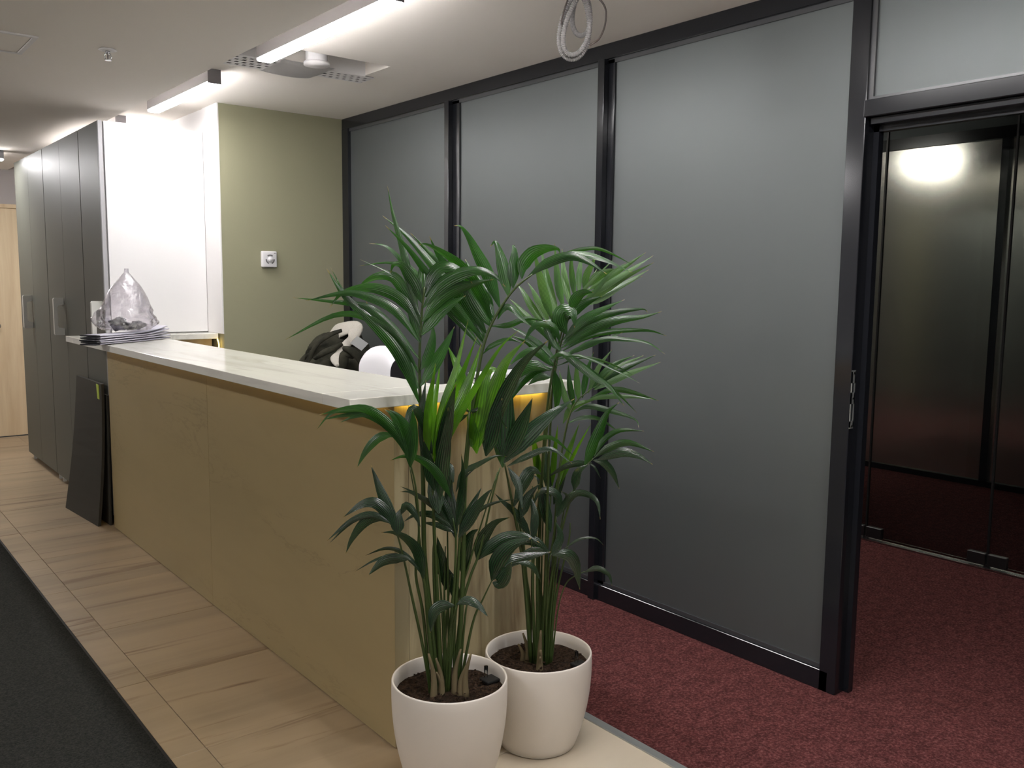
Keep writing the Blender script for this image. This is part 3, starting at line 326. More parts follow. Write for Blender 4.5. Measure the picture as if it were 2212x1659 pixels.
(2,0.0032,[[1.827,2.087,0.245],[1.838,2.095,0.545],[1.852,2.101,0.727],[1.866,2.106,0.846]],[(0.0196,0.47,1,[[1.867,2.105,0.846],[1.867,2.098,0.946],[1.869,2.085,1.049]]),(0.0196,0.08,1,[[1.876,2.098,0.838],[1.919,2.093,0.941],[1.972,2.093,1.046]]),(0.0126,-0.42,1,[[1.883,2.093,0.838],[1.904,2.044,0.955],[1.92,1.985,1.062]]),(0.0238,0.25,1,[[1.835,2.132,0.861],[1.813,2.127,0.955],[1.788,2.114,1.035]]),(0.021,-0.24,1,[[1.843,2.125,0.853],[1.825,2.126,0.924],[1.81,2.117,0.987]]),(0.028,0.24,2,[[1.864,2.108,0.808],[1.861,2.129,0.904],[1.87,2.15,0.991]]),(0.028,-0.34,2,[[1.872,2.102,0.785],[1.905,2.099,0.873],[1.947,2.101,0.936]])]),
(2,0.0032,[[1.818,2.093,0.245],[1.817,2.081,0.491],[1.827,2.061,0.648],[1.832,2.043,0.765]],[(0.0238,-0.45,2,[[1.832,2.043,0.765],[1.836,2.038,0.826],[1.809,2.057,0.851],[1.781,2.075,0.84],[1.765,2.083,0.79]]),(0.0196,0.48,2,[[1.832,2.043,0.761],[1.852,2.017,0.827],[1.829,2.02,0.851]]),(0.0238,-0.24,2,[[1.837,2.04,0.765],[1.867,2.006,0.835],[1.894,1.97,0.841],[1.91,1.94,0.819],[1.908,1.923,0.768]]),(0.0336,-0.3,2,[[1.819,2.054,0.712],[1.804,2.07,0.801],[1.794,2.085,0.875],[1.781,2.103,0.896]])]),
(2,0.0032,[[1.797,2.11,0.245],[1.77,2.106,0.495],[1.742,2.103,0.684],[1.719,2.096,0.794],[1.728,2.063,0.888],[1.737,2.03,0.924]],[(0.0392,0.1,2,[[1.746,2.023,0.916],[1.723,2.035,0.927],[1.698,2.044,0.895],[1.666,2.058,0.811]]),(0.0308,-0.14,2,[[1.7,2.06,0.775],[1.722,2.054,0.839],[1.758,2.042,0.88]])]),
(2,0.003,[[1.83,2.084,0.245],[1.806,2.052,0.502],[1.785,2.018,0.652]],[(0.0364,0.26,2,[[1.787,2.016,0.655],[1.837,1.989,0.651],[1.867,1.984,0.607],[1.889,1.989,0.527]]),(0.0308,-0.14,2,[[1.784,2.018,0.664],[1.739,2.05,0.7],[1.69,2.081,0.696],[1.65,2.104,0.656]]),(0.0084,0.07,2,[[1.815,1.993,0.67],[1.856,1.965,0.703],[1.9,1.937,0.707],[1.926,1.924,0.682]]),(0.0252,0.18,2,[[1.782,2.02,0.658],[1.734,2.043,0.67],[1.684,2.061,0.653]]),(0.0252,0.21,2,[[1.789,2.014,0.652],[1.813,2.003,0.71],[1.807,2.02,0.759]])]),
(2,0.0018,[[1.844,2.072,0.245],[1.856,2.056,0.443],[1.872,2.038,0.535],[1.9,2.008,0.571],[1.937,1.972,0.592]],[(0.0182,-0.15,2,[[1.911,1.993,0.579],[1.941,1.965,0.593],[1.967,1.939,0.573],[1.973,1.929,0.538]])]),
(2,0.003,[[1.803,2.106,0.245],[1.765,2.078,0.55],[1.733,2.047,0.707]],[(0.0238,-0.38,2,[[1.733,2.047,0.707],[1.697,2.073,0.785],[1.657,2.1,0.829],[1.636,2.112,0.855]]),(0.0252,0.23,2,[[1.735,2.045,0.699],[1.75,2.054,0.783],[1.748,2.086,0.851]])]),
(2,0.0045,[[1.795,2.112,0.245],[1.736,2.091,0.613],[1.673,2.073,0.835],[1.622,2.046,0.962]],[(0.042,0.45,0,[[1.618,2.049,0.948],[1.623,2.075,1.042],[1.629,2.113,1.136]]),(0.0504,0.5,2,[[1.62,2.047,0.962],[1.669,2.016,1.032],[1.728,1.98,1.098],[1.801,1.936,1.155]]),(0.0182,-0.49,0,[[1.622,2.046,0.962],[1.681,2.009,1.017],[1.743,1.975,1.036],[1.811,1.939,0.974]]),(0.0182,0.24,2,[[1.628,2.041,0.951],[1.671,1.996,0.985],[1.716,1.943,1.01],[1.756,1.892,0.969]]),(0.0728,-0.17,2,[[1.618,2.049,0.983],[1.621,2.054,1.087],[1.638,2.051,1.17],[1.659,2.047,1.211]]),(0.0224,-0.02,2,[[1.631,2.039,0.948],[1.646,2.008,0.895],[1.641,1.983,0.83]]),(0.0476,0.12,2,[[1.624,2.044,0.976],[1.654,2.01,1.076],[1.673,1.98,1.161]])]),
(2,0.003,[[1.797,2.11,0.245],[1.783,2.122,0.503],[1.77,2.133,0.703],[1.763,2.138,0.854]],[]),
(2,0.003,[[1.809,2.101,0.245],[1.806,2.103,0.503],[1.802,2.106,0.703],[1.791,2.115,0.855]],[]),
(2,0.003,[[1.814,2.097,0.245],[1.816,2.095,0.503],[1.818,2.093,0.703],[1.82,2.092,0.84]],[]),
(2,0.003,[[1.823,2.089,0.245],[1.828,2.086,0.472],[1.83,2.084,0.658]],[]),
(2,0.003,[[1.835,2.08,0.245],[1.844,2.073,0.472],[1.857,2.062,0.658],[1.875,2.048,0.81]],[]),
(2,0.003,[[1.84,2.076,0.245],[1.851,2.067,0.504],[1.865,2.056,0.658]],[]),
(2,0.003,[[1.804,2.105,0.245],[1.813,2.098,0.472],[1.803,2.106,0.657]],[]),
(2,0.003,[[1.827,2.087,0.245],[1.818,2.093,0.488],[1.805,2.104,0.642]],[]),
(2,0.003,[[1.842,2.074,0.245],[1.853,2.065,0.473],[1.884,2.041,0.674],[1.887,2.038,0.735]],[]),
(2,0.003,[[1.794,2.113,0.245],[1.789,2.117,0.472],[1.768,2.134,0.641]],[])]
JC = [(2.612, 5.09, 1.104), (2.639, 5.04, 1.165), (2.647, 4.97, 1.197), (2.649, 4.82, 1.215), (2.613, 4.79, 1.161), (2.596, 4.84, 1.111), (2.543, 4.82, 1.058), (2.499, 4.79, 1.031), (2.488, 4.74, 0.997)]
JT = (2.548, 4.7, 1.132)
JF1 = [(2.45, 5.05, 0.98), (2.464, 5.03, 1.061), (2.497, 5.0, 1.125), (2.55, 4.95, 1.172), (2.597, 4.9, 1.196)]
JF2 = [(2.514, 4.75, 0.967), (2.511, 4.72, 1.011), (2.516, 4.71, 1.067), (2.567, 4.69, 1.047)]
JF3 = [(2.507, 4.71, 1.103), (2.535, 4.67, 1.091), (2.566, 4.65, 1.055), (2.584, 4.65, 1.013)]
JF4 = [(2.429, 4.93, 1.027), (2.466, 4.88, 1.066), (2.519, 4.85, 1.094), (2.565, 4.83, 1.121)]
# =================================================================== ROOM SHELL
ZC, ZL = 2.56, 2.487           # main ceiling, lower ceiling band on the left
XG = 2.88                     # face of the glass partition
# ceilings
fl = empty('ceiling', kind='structure')
obj('ceiling_panel', B((-3.6, 1.590, -4.1, 9.43, ZL, 2.75)), M['ceiling'], fl)
OX0, OX1, OY0, OY1 = 1.70, 2.37, 3.93, 4.19
obj('ceiling_panel', B((1.590, OX0, -4.1, 9.43, ZC, 2.75), (OX0, OX1, -4.1, OY0, ZC, 2.75), (OX0, OX1, OY1, 9.43, ZC, 2.75), (OX1, 2.97, -4.1, 9.43, ZC, 2.75)), M['ceiling'], fl)
obj('ceiling_panel', B((2.97, 7.2, -4.1, 9.43, 2.95, 3.05)), M['ceiling'], fl, label='lobby ceiling behind the glass partition')
obj('ceiling_void', B((1.6, 2.5, 3.8, 4.3, 2.80, 2.84), (OX0-.02, OX0, OY0, OY1, 2.75, 2.80), (OX1, OX1+.02, OY0, OY1, 2.75, 2.80), (OX0, OX1, OY0-.02, OY0, 2.75, 2.80), (OX0, OX1, OY1, OY1+.02, 2.75, 2.80)), M['ceiling'], fl, label='space above the open ceiling cut-out')
# floor tiles
fl = empty('floor', kind='structure')
obj('screed', B((-3.6, 2.05, -4.1, 9.43, -.06, -.016)), M['dial'], fl, label='dark bed under the tile joints')
T, G = .6125, .0022
xs = [-.2900, .3225, .935, 1.5475, 2.05]
ys = [2.713 + T*k for k in range(-5, 11)] + [9.43]
cache = {}
for i in range(len(xs)-1):
    for j in range(len(ys)-1):
        x0, x1, y0, y1 = xs[i]+G/2, xs[i+1]-G/2, ys[j]+G/2, min(ys[j+1], 9.43)-G/2
        if xs[i] > 1.5 and y0 > 2.7 and y0 < 8.0: continue
        key = (round(x1-x0, 3), round(y1-y0, 3), xs[i] > 1.5)
        if key in cache:
            o = cache[key].copy(); COL.objects.link(o)
        else:
            o = obj('floor_tile', B((0, x1-x0, 0, y1-y0, -.016, 0), bev=.0008, seg=1), M['tile_light'] if xs[i] > 1.5 and y0 < 2.7 else M['tile'], None); cache[key] = o
        o.parent = fl; o.location = (x0, y0, random.uniform(-.0003, .0003))
# carpet
obj('floor', B((2.05, 7.2, -4.1, 9.4, -.06, .001)), M['carpet'], kind='structure')
obj('trim_1', B((2.035, 2.068, -4.1, 2.33, -.01, .0045), bev=.0015, seg=1), M['strip'], kind='structure')
# hidden walls
obj('wall_left', B((-3.6, -3.5, -4.1, 9.43, 0, 2.75)), M['hidden_paint'], kind='structure')
obj('wall_front', B((-3.6, 7.2, -4.2, -4.1, 0, 3.0)), M['hidden_paint'], kind='structure')
# far wall with oak door
obj('wall_far', B((-3.6, .62, 9.43, 9.53, 0, 2.75), (1.72, 2.05, 9.43, 9.53, 0, 2.75), (.62, 1.72, 9.43, 9.53, 2.175, 2.75)), M['far_paint'], kind='structure')
d = empty('door_1', kind='structure', loc=(1.2, 9.43, 0))
obj('door_leaf', B((.66, 1.68, 9.445, 9.49, .006, 2.14), bev=.002, seg=1), M['oak'], d)
obj('door_frame', B((.62, .66, 9.42, 9.53, 0, 2.175), (1.68, 1.72, 9.42, 9.53, 0, 2.175), (.66, 1.68, 9.42, 9.53, 2.14, 2.175)), M['oak'], d)
bm = cyl((1.44, 9.445, 1.05), (1.44, 9.39, 1.05), .009); cyl((1.44, 9.395, 1.05), (1.33, 9.395, 1.05), .009, bm=bm); cyl((1.44, 9.445, 1.05), (1.44, 9.438, 1.05), .026, bm=bm)
obj('door_handle', bm, M['chrome'], d, True)
# wall mass behind the cabinets, green wall with white return
obj('wall_right', B((2.05, 2.15, 5.65, 9.43, 0, 2.75)), M['white_paint'], kind='structure')
obj('wall_back', B((2.052, 2.97, 5.402, 5.65, 0, 2.66)), M['green_paint'], kind='structure')
obj('trim_2', B((2.044, 2.052, 5.400, 5.65, 1.166, 2.56)), M['white_paint'], kind='structure')

# =================================================================== GLASS PARTITION (wall on the right)
p = empty('wall_partition', kind='structure', loc=(XG, 3.4, 0))
FB, FF = 2.94, XG              # back / front face of frame
obj('top_rail', B((FF, FB, .60, 5.40, 2.492, 2.56), bev=.002, seg=1), M['frame'], p)
obj('glazing_bead', B((FF+.012, FF+.03, .72, 5.33, 2.474, 2.492)), M['frame_edge'], p)
obj('bottom_rail', B((FF, FB, 1.70, 5.40, 0, .078), bev=.002, seg=1), M['frame'], p)
obj('glazing_bead', B((FF+.012, FF+.03, 1.735, 5.33, .078, .094)), M['frame_edge'], p)
obj('mullion', B((FF, FB, 5.318, 5.40, .078, 2.492)), M['frame'], p)
for y0, ym, y1 in ((4.073, 4.136, 4.177), (2.884, 2.922, 2.962)):
    obj('mullion', B((FF+.012, FB, y0, y1, .078, 2.492), (FF-.018, FF+.012, ym, y1, .0, 2.492), bev=.0025), M['frame'], p)
obj('mullion', B((FF, FB+.02, 1.668, 1.735, 0, 2.50), (FB+.02, FB+.05, 1.69, 1.735, 0, 2.50), bev=.002, seg=1), M['frame'], p, label='door post')
obj('transom', B((FF-.006, FB+.02, .60, 1.672, 2.072, 2.128), (FF+.02, FB+.05, .62, 1.66, 2.048, 2.072), bev=.002, seg=1), M['frame'], p)
obj('mullion', B((FF, FB+.02, .60, .667, 0, 2.50), bev=.002, seg=1), M['frame'], p, label='door post on the far right side of the opening')
obj('glazing_bead', B((FF+.012, FF+.03, 1.650, 1.668, 2.128, 2.474), (FF+.012, FF+.03, .667, 1.65, 2.128, 2.140)), M['frame_edge'], p)
obj('door_stop', B((FB+.0, FB+.03, 1.648, 1.668, 0, 2.048), (FB+.0, FB+.03, .667, 1.668, 2.028, 2.048)), M['frame'], p)
for y0, y1, z0, z1 in ((4.177, 5.318, .078, 2.492), (2.962, 4.073, .078, 2.492), (1.735, 2.884, .078, 2.492), (.667, 1.668, 2.128, 2.492), (-1.4, .60, .078, 2.492)):
    obj('glass_panel', B((FF+.022, FF+.034, y0, y1, z0, z1)), M['etched'], p)
obj('bottom_rail', B((FF, FB, -4.1, .60, 0, .078), (FF, FB, -4.1, .60, 2.492, 2.56), (FF, FB, -1.48, -1.4, 0, 2.5)), M['frame'], p)
obj('glass_panel', B((FF+.022, FF+.034, -4.1, -1.48, .078, 2.492)), M['etched'], p)
obj('bulkhead', B((FB, 2.97, -4.1, 5.65, 2.56, 3.0)), M['ceiling'], p)
sp = empty('strike_plate', 'metal strike plate with two slots on the black door post', 'strike plate', loc=(2.89, 1.668, 1.1))
obj('plate', B((2.881, 2.905, 1.6655, 1.668, 1.158, 1.203), (2.881, 2.905, 1.6655, 1.668, 1.083, 1.124), (2.881, 2.905, 1.6655, 1.668, .995, 1.022),
    (2.881, 2.887, 1.6655, 1.668, 1.0, 1.2), (2.900, 2.905, 1.6655, 1.668, 1.0, 1.2)), M['strip'], sp)
for z in (1.193, 1.103, 1.004): obj('screw', cyl((2.893, 1.6655, z), (2.893, 1.664, z), .0042, n=12), M['chrome'], sp)
# frameless sliding glass wall in the lobby
g = empty('window_1', kind='structure', loc=(4.87, 2.3, 0))
for y0, y1 in ((-.1, 1.272), (1.279, 1.976), (1.983, 2.668), (2.675, 4.2)):
    obj('glass_pane', B((4.864, 4.874, y0, y1, .03, 2.60), bev=.001, seg=1), M['glass'], g)
for y in (1.2755, 1.9795, 2.6715): obj('glass_seam', B((4.861, 4.877, y-.0048, y+.0048, .03, 2.60)), M['black'], g)
obj('head_track', B((4.835, 4.905, -.1, 4.2, 2.60, 2.66)), M['frame'], g)
obj('head_panel', B((4.86, 4.88, -.1, 4.2, 2.66, 2.95)), M['etched'], g)
obj('floor_track', B((4.845, 4.853, -.5, 4.3, 0, .010), (4.857, 4.865, -.5, 4.3, 0, .012), (4.873, 4.881, -.5, 4.3, 0, .012), (4.885, 4.893, -.5, 4.3, 0, .010), (4.845, 4.893, -.5, 4.3, 0, .004)), M['chrome'], g)
for y in (1.2755, 1.9795, 2.6715):
    obj('patch_fitting', B((4.852, 4.886, y-.10, y-.006, .022, .085), (4.852, 4.886, y+.006, y+.10, .022, .085), (4.858, 4.880, y-.014, y+.014, .004, .03), bev=.002, seg=1), M['steel_dark'], g)
# lobby partition far behind
q = empty('wall_lobby', kind='structure', loc=(6.9, 3.0, 0))
obj('top_rail', B((6.88, 6.96, -4.1, 9.4, 2.575, 2.66)), M['frame'], q)
obj('bottom_rail', B((6.88, 6.96, -4.1, 9.4, 0, .045)), M['frame'], q)
obj('head_panel', B((6.905, 6.917, -4.1, 9.4, 2.66, 2.95)), M['etched'], q)
yy = [-4.1, -3.0, -1.83, -.66, .51, 1.675, 2.8725, 4.07, 5.27, 6.47, 7.7, 9.4]
for y in yy[1:-1]: obj('mullion', B((6.87, 6.96, y-.0275, y+.0275, .045, 2.575), bev=.002, seg=1), M['frame'], q)
for a, b in zip(yy, yy[1:]): obj('glass_panel', B((6.905, 6.917, a+.0275, b-.0275, .045, 2.575)), M['etched_far'], q)
obj('wall_lobby_end', B((2.97, 7.2, 9.40, 9.5, 0, 3.0), (7.1, 7.2, -4.1, 9.4, 0, 3.0), (2.97, 3.0, 5.65, 9.4, 0, 3.0)), M['lobby_paint'], q)

# =================================================================== CEILING FITTINGS
def lamp(y0, y1, xc, label, mkey='lamp', z=ZC, along='y', group='linear lamps on the ceiling'):
    t = empty('linear_ceiling_lamp', label, 'ceiling lamp', group, loc=((xc, (y0+y1)/2, z) if along == 'y' else ((y0+y1)/2, xc, z)))
    h = .034
    def bx(a0, a1, b0, b1, z0, z1): return (b0, b1, a0, a1, z0, z1) if along == 'y' else (a0, a1, b0, b1, z0, z1)
    if mkey in ('lamp', 'lamp_near', 'lamp_far'):
        obj('housing', B(bx(y0, y1, xc-h, xc+h, z-.064, z)), M['lamp_body'], t)
        obj('diffuser', B(bx(y0+.001, y1-.001, xc-h+.001, xc+h-.001, z-.078, z-.064), bev=.005), M[mkey], t)
    else:
        obj('housing', B(bx(y0, y1, xc-h, xc+h, z-.020, z)), M['lamp_body'], t)
        obj('diffuser', B(bx(y0+.002, y1-.002, xc-h+.001, xc+h-.001, z-.080, z-.020), bev=.008), M[mkey], t)
    for a0, a1 in ((y0-.003, y0), (y1, y1+.003)): obj('end_cap', B(bx(a0, a1, xc-h, xc+h, z-.072, z)), M['lamp_body'], t)
    return t
XL = 1.7205
lamp(2.815, 3.955, XL, 'long bright linear lamp crossing the ceiling above the reception counter')
lamp(4.57, 5.56, XL, 'linear lamp next to the white cabinet side, second along the row')
lamp(6.24, 7.35, XL, 'linear lamp above the grey cabinets, furthest along the row')
lamp(1.07, 2.20, XL, 'linear lamp above the potted palms, nearest of the row', 'lamp_near')
lamp(-.70, .45, XL, 'linear lamp behind the viewpoint, ahead of the row', 'lamp_near')
lamp(.22, 1.327, 8.05, 'linear lamp lying crosswise near the oak door', 'lamp_far', z=ZL, along='x')
lamp(-2.3, -1.2, -1.4, 'unseen linear lamp added over the entrance mat, nearest the front wall', 'lamp_mat', z=ZL, group='linear lamps over the mat')  # out of view, added to light desk front and cabinets from the left
lamp(.9, 2.0, -1.4, 'unseen linear lamp added over the entrance mat, level with the palms', 'lamp_mat', z=ZL, group='linear lamps over the mat')  # likewise added out of view as light from the left
lamp(4.3, 5.4, -1.4, 'linear lamp over the entrance mat, level with the counter end', 'lamp_mat', z=ZL, group='linear lamps over the mat')
lamp(3.1, 5.2, 3.8, 'linear lamp in the lobby behind the grey partition', 'lamp_lobby', z=2.95)
# perforated edge beads of the ceiling cut-out
def perforated(x0, x1, y0, y1, z, cols, rows, seed):
    bm = bmesh.new(); dx, dy = (x1-x0)/cols, (y1-y0)/rows; vs = {}
    def V(i, j):
        if (i, j) not in vs: vs[(i, j)] = bm.verts.new((x0+i*dx, y0+j*dy, z-.002))
        return vs[(i, j)]
    for j in range(rows):
        for i in range(cols):
            if j % 2 == 1 and (i + j) % 4 in (0, 1): continue
            bm.faces.new((V(i, j), V(i+1, j), V(i+1, j+1), V(i, j+1)))
    g = bmesh.ops.extrude_face_region(bm, geom=list(bm.faces))
    bmesh.ops.translate(bm, verts=[e for e in g['geom'] if isinstance(e, bmesh.types.BMVert)], vec=(0, 0, .0015))
    return bm
pb = empty('perforated_bead', 'perforated white metal edge bead left of the ceiling cut-out', 'metal bead', 'perforated beads at the ceiling hole', loc=(1.8, 4.25, ZC))
obj('slot_shade_sheet', B((1.655, 1.925, 4.19, 4.395, ZC-.0022, ZC-.0006)), M['lamp_body'], pb)  # dark sheet standing in for the shaded cavity behind the slots
obj('bead_flange', perforated(1.66, 1.93, 4.185, 4.40, ZC-.004, 28, 9, 1), M['white_paint'], pb)
obj('bead_upstand', B((1.70, 1.93, 4.180, 4.1845, ZC-.005, 2.66)), M['white_paint'], pb)
pb = empty('perforated_bead', 'perforated white metal edge bead right of the ceiling cut-out', 'metal bead', 'perforated beads at the ceiling hole', loc=(2.3, 4.25, ZC))
obj('slot_shade_sheet', B((2.165, 2.425, 4.19, 4.335, ZC-.0022, ZC-.0006)), M['lamp_body'], pb)  # same dark stand-in for cavity shade, right bead
obj('bead_flange', perforated(2.16, 2.43, 4.185, 4.34, ZC-.004, 28, 7, 2), M['white_paint'], pb)
obj('bead_upstand', B((2.16, 2.37, 4.180, 4.1845, ZC-.005, 2.66)), M['white_paint'], pb)
def bulge(u, v):
    x = 1.90+.27*u; y = 4.13+.30*v
    e = max(0, 1-((u-.5)*2)**2)*max(0, 1-((v-.5)*2)**2)
    return Vector((x, y-.10*(1-u)*v*0, ZC-.004-.026*e**.6+.004*noise.noise(Vector((x*9, y*9, 3)))))
obj('plaster_patch', quadstrip(bulge, 20, 14, .004), M['white_paint'], None, True, 'bulging white patch sagging beneath the ceiling cut-out', 'plaster patch')
pp = empty('ceiling_pipe', 'short round white pipe poking out of the ceiling cut-out', 'pipe', loc=(2.02, 4.03, ZC))
obj('pipe_barrel', cyl((2.02, 4.03, 2.80), (2.02, 4.03, 2.535), .052, n=32), M['white_paint'], pp, True)
obj('pipe_collar', cyl((2.02, 4.03, 2.542), (2.02, 4.03, 2.528), .062, n=32), M['white_paint'], pp, True)
# access hatch and sprinkler on the lower ceiling
v = empty('ceiling_vent', 'square white ceiling vent set in the lower ceiling at far left', 'vent', loc=(.66, 4.354, ZL))
obj('vent_frame', B((.47, .843, 4.175, 4.195, ZL-.007, ZL), (.47, .843, 4.514, 4.534, ZL-.007, ZL), (.823, .843, 4.195, 4.514, ZL-.007, ZL), (.47, .49, 4.195, 4.514, ZL-.007, ZL), bev=.001, seg=1), M['white_paint'], v)
obj('vent_panel', B((.495, .818, 4.200, 4.509, ZL-.004, ZL)), M['ceiling'], v)
s = empty('sprinkler', 'small chrome fire sprinkler head on the lower ceiling', 'sprinkler', loc=(1.116, 4.200, ZL))
obj('escutcheon', lathe([(0, ZL-.001), (.034, ZL-.001), (.038, ZL-.005), (.030, ZL-.008), (0, ZL-.009)], (1.116, 4.200), 32), M['white_paint'], s, True)
bm = cyl((1.116, 4.200, ZL-.009), (1.116, 4.200, ZL-.020), .010, n=14)
for sx in (-1, 1):
    tube(catmull([(1.116+sx*.009, 4.200, ZL-.018), (1.116+sx*.014, 4.200, ZL-.030), (1.116+sx*.009, 4.200, ZL-.042), (1.116, 4.200, ZL-.045)], 4), .0022, 6, bm)
obj('frame_arms', bm, M['chrome'], s, True)
obj('deflector', cyl((1.116, 4.200, ZL-.045), (1.116, 4.200, ZL-.048), .014, n=12), M['chrome'], s)
obj('glass_bulb', cyl((1.116, 4.200, ZL-.020), (1.116, 4.200, ZL-.044), .0025, n=8), M['cable'], s)
# conduit coil hanging from the ceiling
CXc, CYc = 2.285, 2.475
cl = empty('conduit_coil', 'coil of grey corrugated conduit hanging from the ceiling by the glass partition', 'cable coil', loc=(CXc, CYc, ZC))
def loop(c, hw, z0, z1, skew, n, depth):
    # one hanging turn: leaves the hook at the top, widens downwards, closes at the bottom
    e1 = Vector((.779, -.627, 0)); e2 = Vector((.627, .779, 0)); out = []; zm = (z0+z1)/2; hh = (z0-z1)/2
    for i in range(n+1):
        t = math.pi/2+2*math.pi*i/n; wz = math.sin(t); wdt = hw*(1-.28*wz)
        out.append(Vector((CXc, CYc, zm))+e1*(c+wdt*math.cos(t)+skew*wz)+e2*(depth*math.sin(t*.5))+Vector((0, 0, hh*wz)))
    return out
def rid(t): return .0085+.0016*math.sin(t*2*math.pi*85)
for c_, hw_, z0_, z1_, sk_, dp_ in ((-.010, .052, 2.548, 2.318, .008, .015), (.000, .044, 2.545, 2.328, .020, -.015), (.012, .030, 2.550, 2.405, -.004, .03)):
    obj('conduit_loop', tube(loop(c_, hw_, z0_, z1_, sk_, 420, dp_), .010, 10, rf=rid), M['grey_conduit'], cl, True)
def pt(a, z): return Vector((CXc, CYc, z))+Vector((.779, -.627, 0))*a
obj('cable', tube(catmull([pt(0, ZC), pt(.055, 2.545), pt(.098, 2.50), pt(.100, 2.44), pt(.080, 2.39), pt(.045, 2.365)], 8), .0035, 7), M['cable'], cl, True, label='thin dark cable end')
obj('cable', tube(catmull([pt(0, ZC), pt(-.035, 2.53), pt(-.055, 2.47), pt(-.060, 2.44)], 6), .003, 7), M['cable'], cl, True, label='thin dark cable end')
obj('hook', tube(catmull([pt(0, ZC), pt(.004, 2.552), pt(.0, 2.545), pt(-.006, 2.552)], 4), .004, 6), M['chrome'], cl, True)

# =================================================================== RECEPTION DESK
DK = empty('reception_desk', 'stone-clad reception desk with pale marble counter', 'reception desk', loc=(1.5, 3.9, 0))
X0, Y0, Y1, XR = 1.412, 2.333, 5.62, 2.045
ZT = 1.132
for a, b in ((Y0, 3.9455), (3.9475, 5.585)):
    obj('front_panel', prism([(X0, a), (X0+.02, a+(.02 if a == Y0 else 0)), (X0+.02, b), (X0, b)], 'z', .004, ZT), M['front_stone'], DK)
for a, b in ((X0+.0006, X0+.052), (X0+.0535, XR)):
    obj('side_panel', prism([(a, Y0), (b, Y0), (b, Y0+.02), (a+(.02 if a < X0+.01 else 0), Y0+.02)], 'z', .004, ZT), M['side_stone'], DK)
obj('inner_panel', B((X0+.02, X0+.05, Y0+.02, 5.40, .0, ZT), (X0+.05, XR, Y0+.02, Y0+.05, 0, ZT), (XR-.03, XR, Y0+.05, Y0+.16, 0, ZT), (X0+.05, XR, Y0+.13, Y0+.16, 0, ZT)), M['cab_white'], DK)
obj('work_top', B((X0+.05, 2.10, Y0+.16, 5.0, .72, .745), bev=.002, seg=1), M['cab_white'], DK)
obj('work_top_support', B((X0+.05, 2.0, 3.60, 3.63, 0, .72), (X0+.05, 2.0, 4.95, 4.98, 0, .72)), M['cab_white'], DK)
obj('far_end_panel', B((X0+.02, 2.04, 5.585, 5.61, 0, ZT), ), M['oak'], DK)
# counter top: C-shaped slab in three stones
SX0, SX1, SY0, SY1 = 1.205, 1.618, 2.232, 5.648
obj('counter_top', B((SX0, SX1, SY0+.168, 4.20, ZT, 1.165), bev=.0015, seg=1), M['top_stone'], DK)
obj('counter_top', B((SX0, SX1, 4.2006, 5.478, ZT, 1.165), bev=.0015, seg=1), M['top_stone'], DK)
obj('counter_top', B((SX0, 2.075, SY0, SY0+.1675, ZT, 1.165), bev=.0015, seg=1), M['top_stone'], DK)
obj('counter_top', B((SX0, 2.043, 5.4785, SY1, ZT, 1.165), bev=.0015, seg=1), M['top_stone'], DK)
# LED strips hidden under the overhang
obj('led_strip', B((X0-.014, X0-.004, Y0+.05, 5.56, ZT-.006, ZT-.001)), M['led_dim'], DK, label='warm LED strip under the front overhang')
obj('led_strip', B((X0+.02, XR-.03, Y0-.016, Y0-.006, ZT-.008, ZT-.001)), M['led'], DK, label='warm LED strip under the near overhang')
obj('led_wire', tube(catmull([(2.03, 5.46, ZT), (2.035, 5.45, 1.09), (2.03, 5.46, 1.02)], 5), .004, 6), M['led_dim'], DK, True)

# white rounded case on the near end of the counter
c = empty('desk_case', 'small white rounded plastic case lying on the counter behind the palm leaves', 'case', loc=(1.83, 2.33, 1.165))
obj('case_base', B((1.735, 1.93, 2.285, 2.395, 1.1655, 1.180), bev=.006, seg=3), M['plastic_white'], c, True)
obj('case_lid', B((1.735, 1.93, 2.285, 2.395, 1.184, 1.200), bev=.006, seg=3), M['plastic_white'], c, True)
obj('case_gap', B((1.741, 1.924, 2.291, 2.389, 1.178, 1.186)), M['black'], c)

# =================================================================== GREY CABINETS
def cabinet(y0, y1, doors, label, handles, near=False):
    t = empty('tall_cabinet', label, 'cabinet', 'tall grey cabinets', loc=(1.75, (y0+y1)/2, 0))
    zt = 2.418
    obj('carcass', B((1.452, 2.045, y0+.002, y1-.002, .07, zt-.004)), M['cab_white'], t)
    obj('plinth', B((1.475, 2.04, y0+.004, y1-.004, .012, .068)), M['cab_white'], t)
    for yl in (y0+.04, y1-.08): obj('leg', B((1.455, 1.475, yl, yl+.03, 0, .07)), M['handle'], t)
    ds = (y1-y0)/doors
    for k in range(doors):
        a, b = y0+ds*k, y0+ds*(k+1)
        dd = obj('door', B((1.43, 1.45, a+(.004 if k == 0 else .0015), b-(.004 if k == doors-1 else .0015), .055, zt), bev=.001, seg=1), M['cab'], t)
        for hy in handles:
            if a <= hy < b:
                obj('handle', prism([(1.431, 1.108), (1.372, 1.108), (1.366, 1.116), (1.366, 1.356), (1.372, 1.364), (1.431, 1.364), (1.431, 1.318), (1.396, 1.312), (1.390, 1.300), (1.390, 1.172), (1.396, 1.160), (1.431, 1.154)], 'y', hy-.014, hy+.014), M['handle'], dd)
    if near:
        obj('side_panel', B((1.462, 2.043, y0-.020, y0-.001, 1.17, zt), bev=.001, seg=1), M['cab_white'], t, label='white side panel')
        obj('edge_strip', B((1.430, 1.452, y0-.020, y0+.002, .055, zt)), M['cab_edge'], t)
cabinet(5.672, 6.125, 1, 'tall grey cabinet with a white side, next to the desk end', [5.72], True)
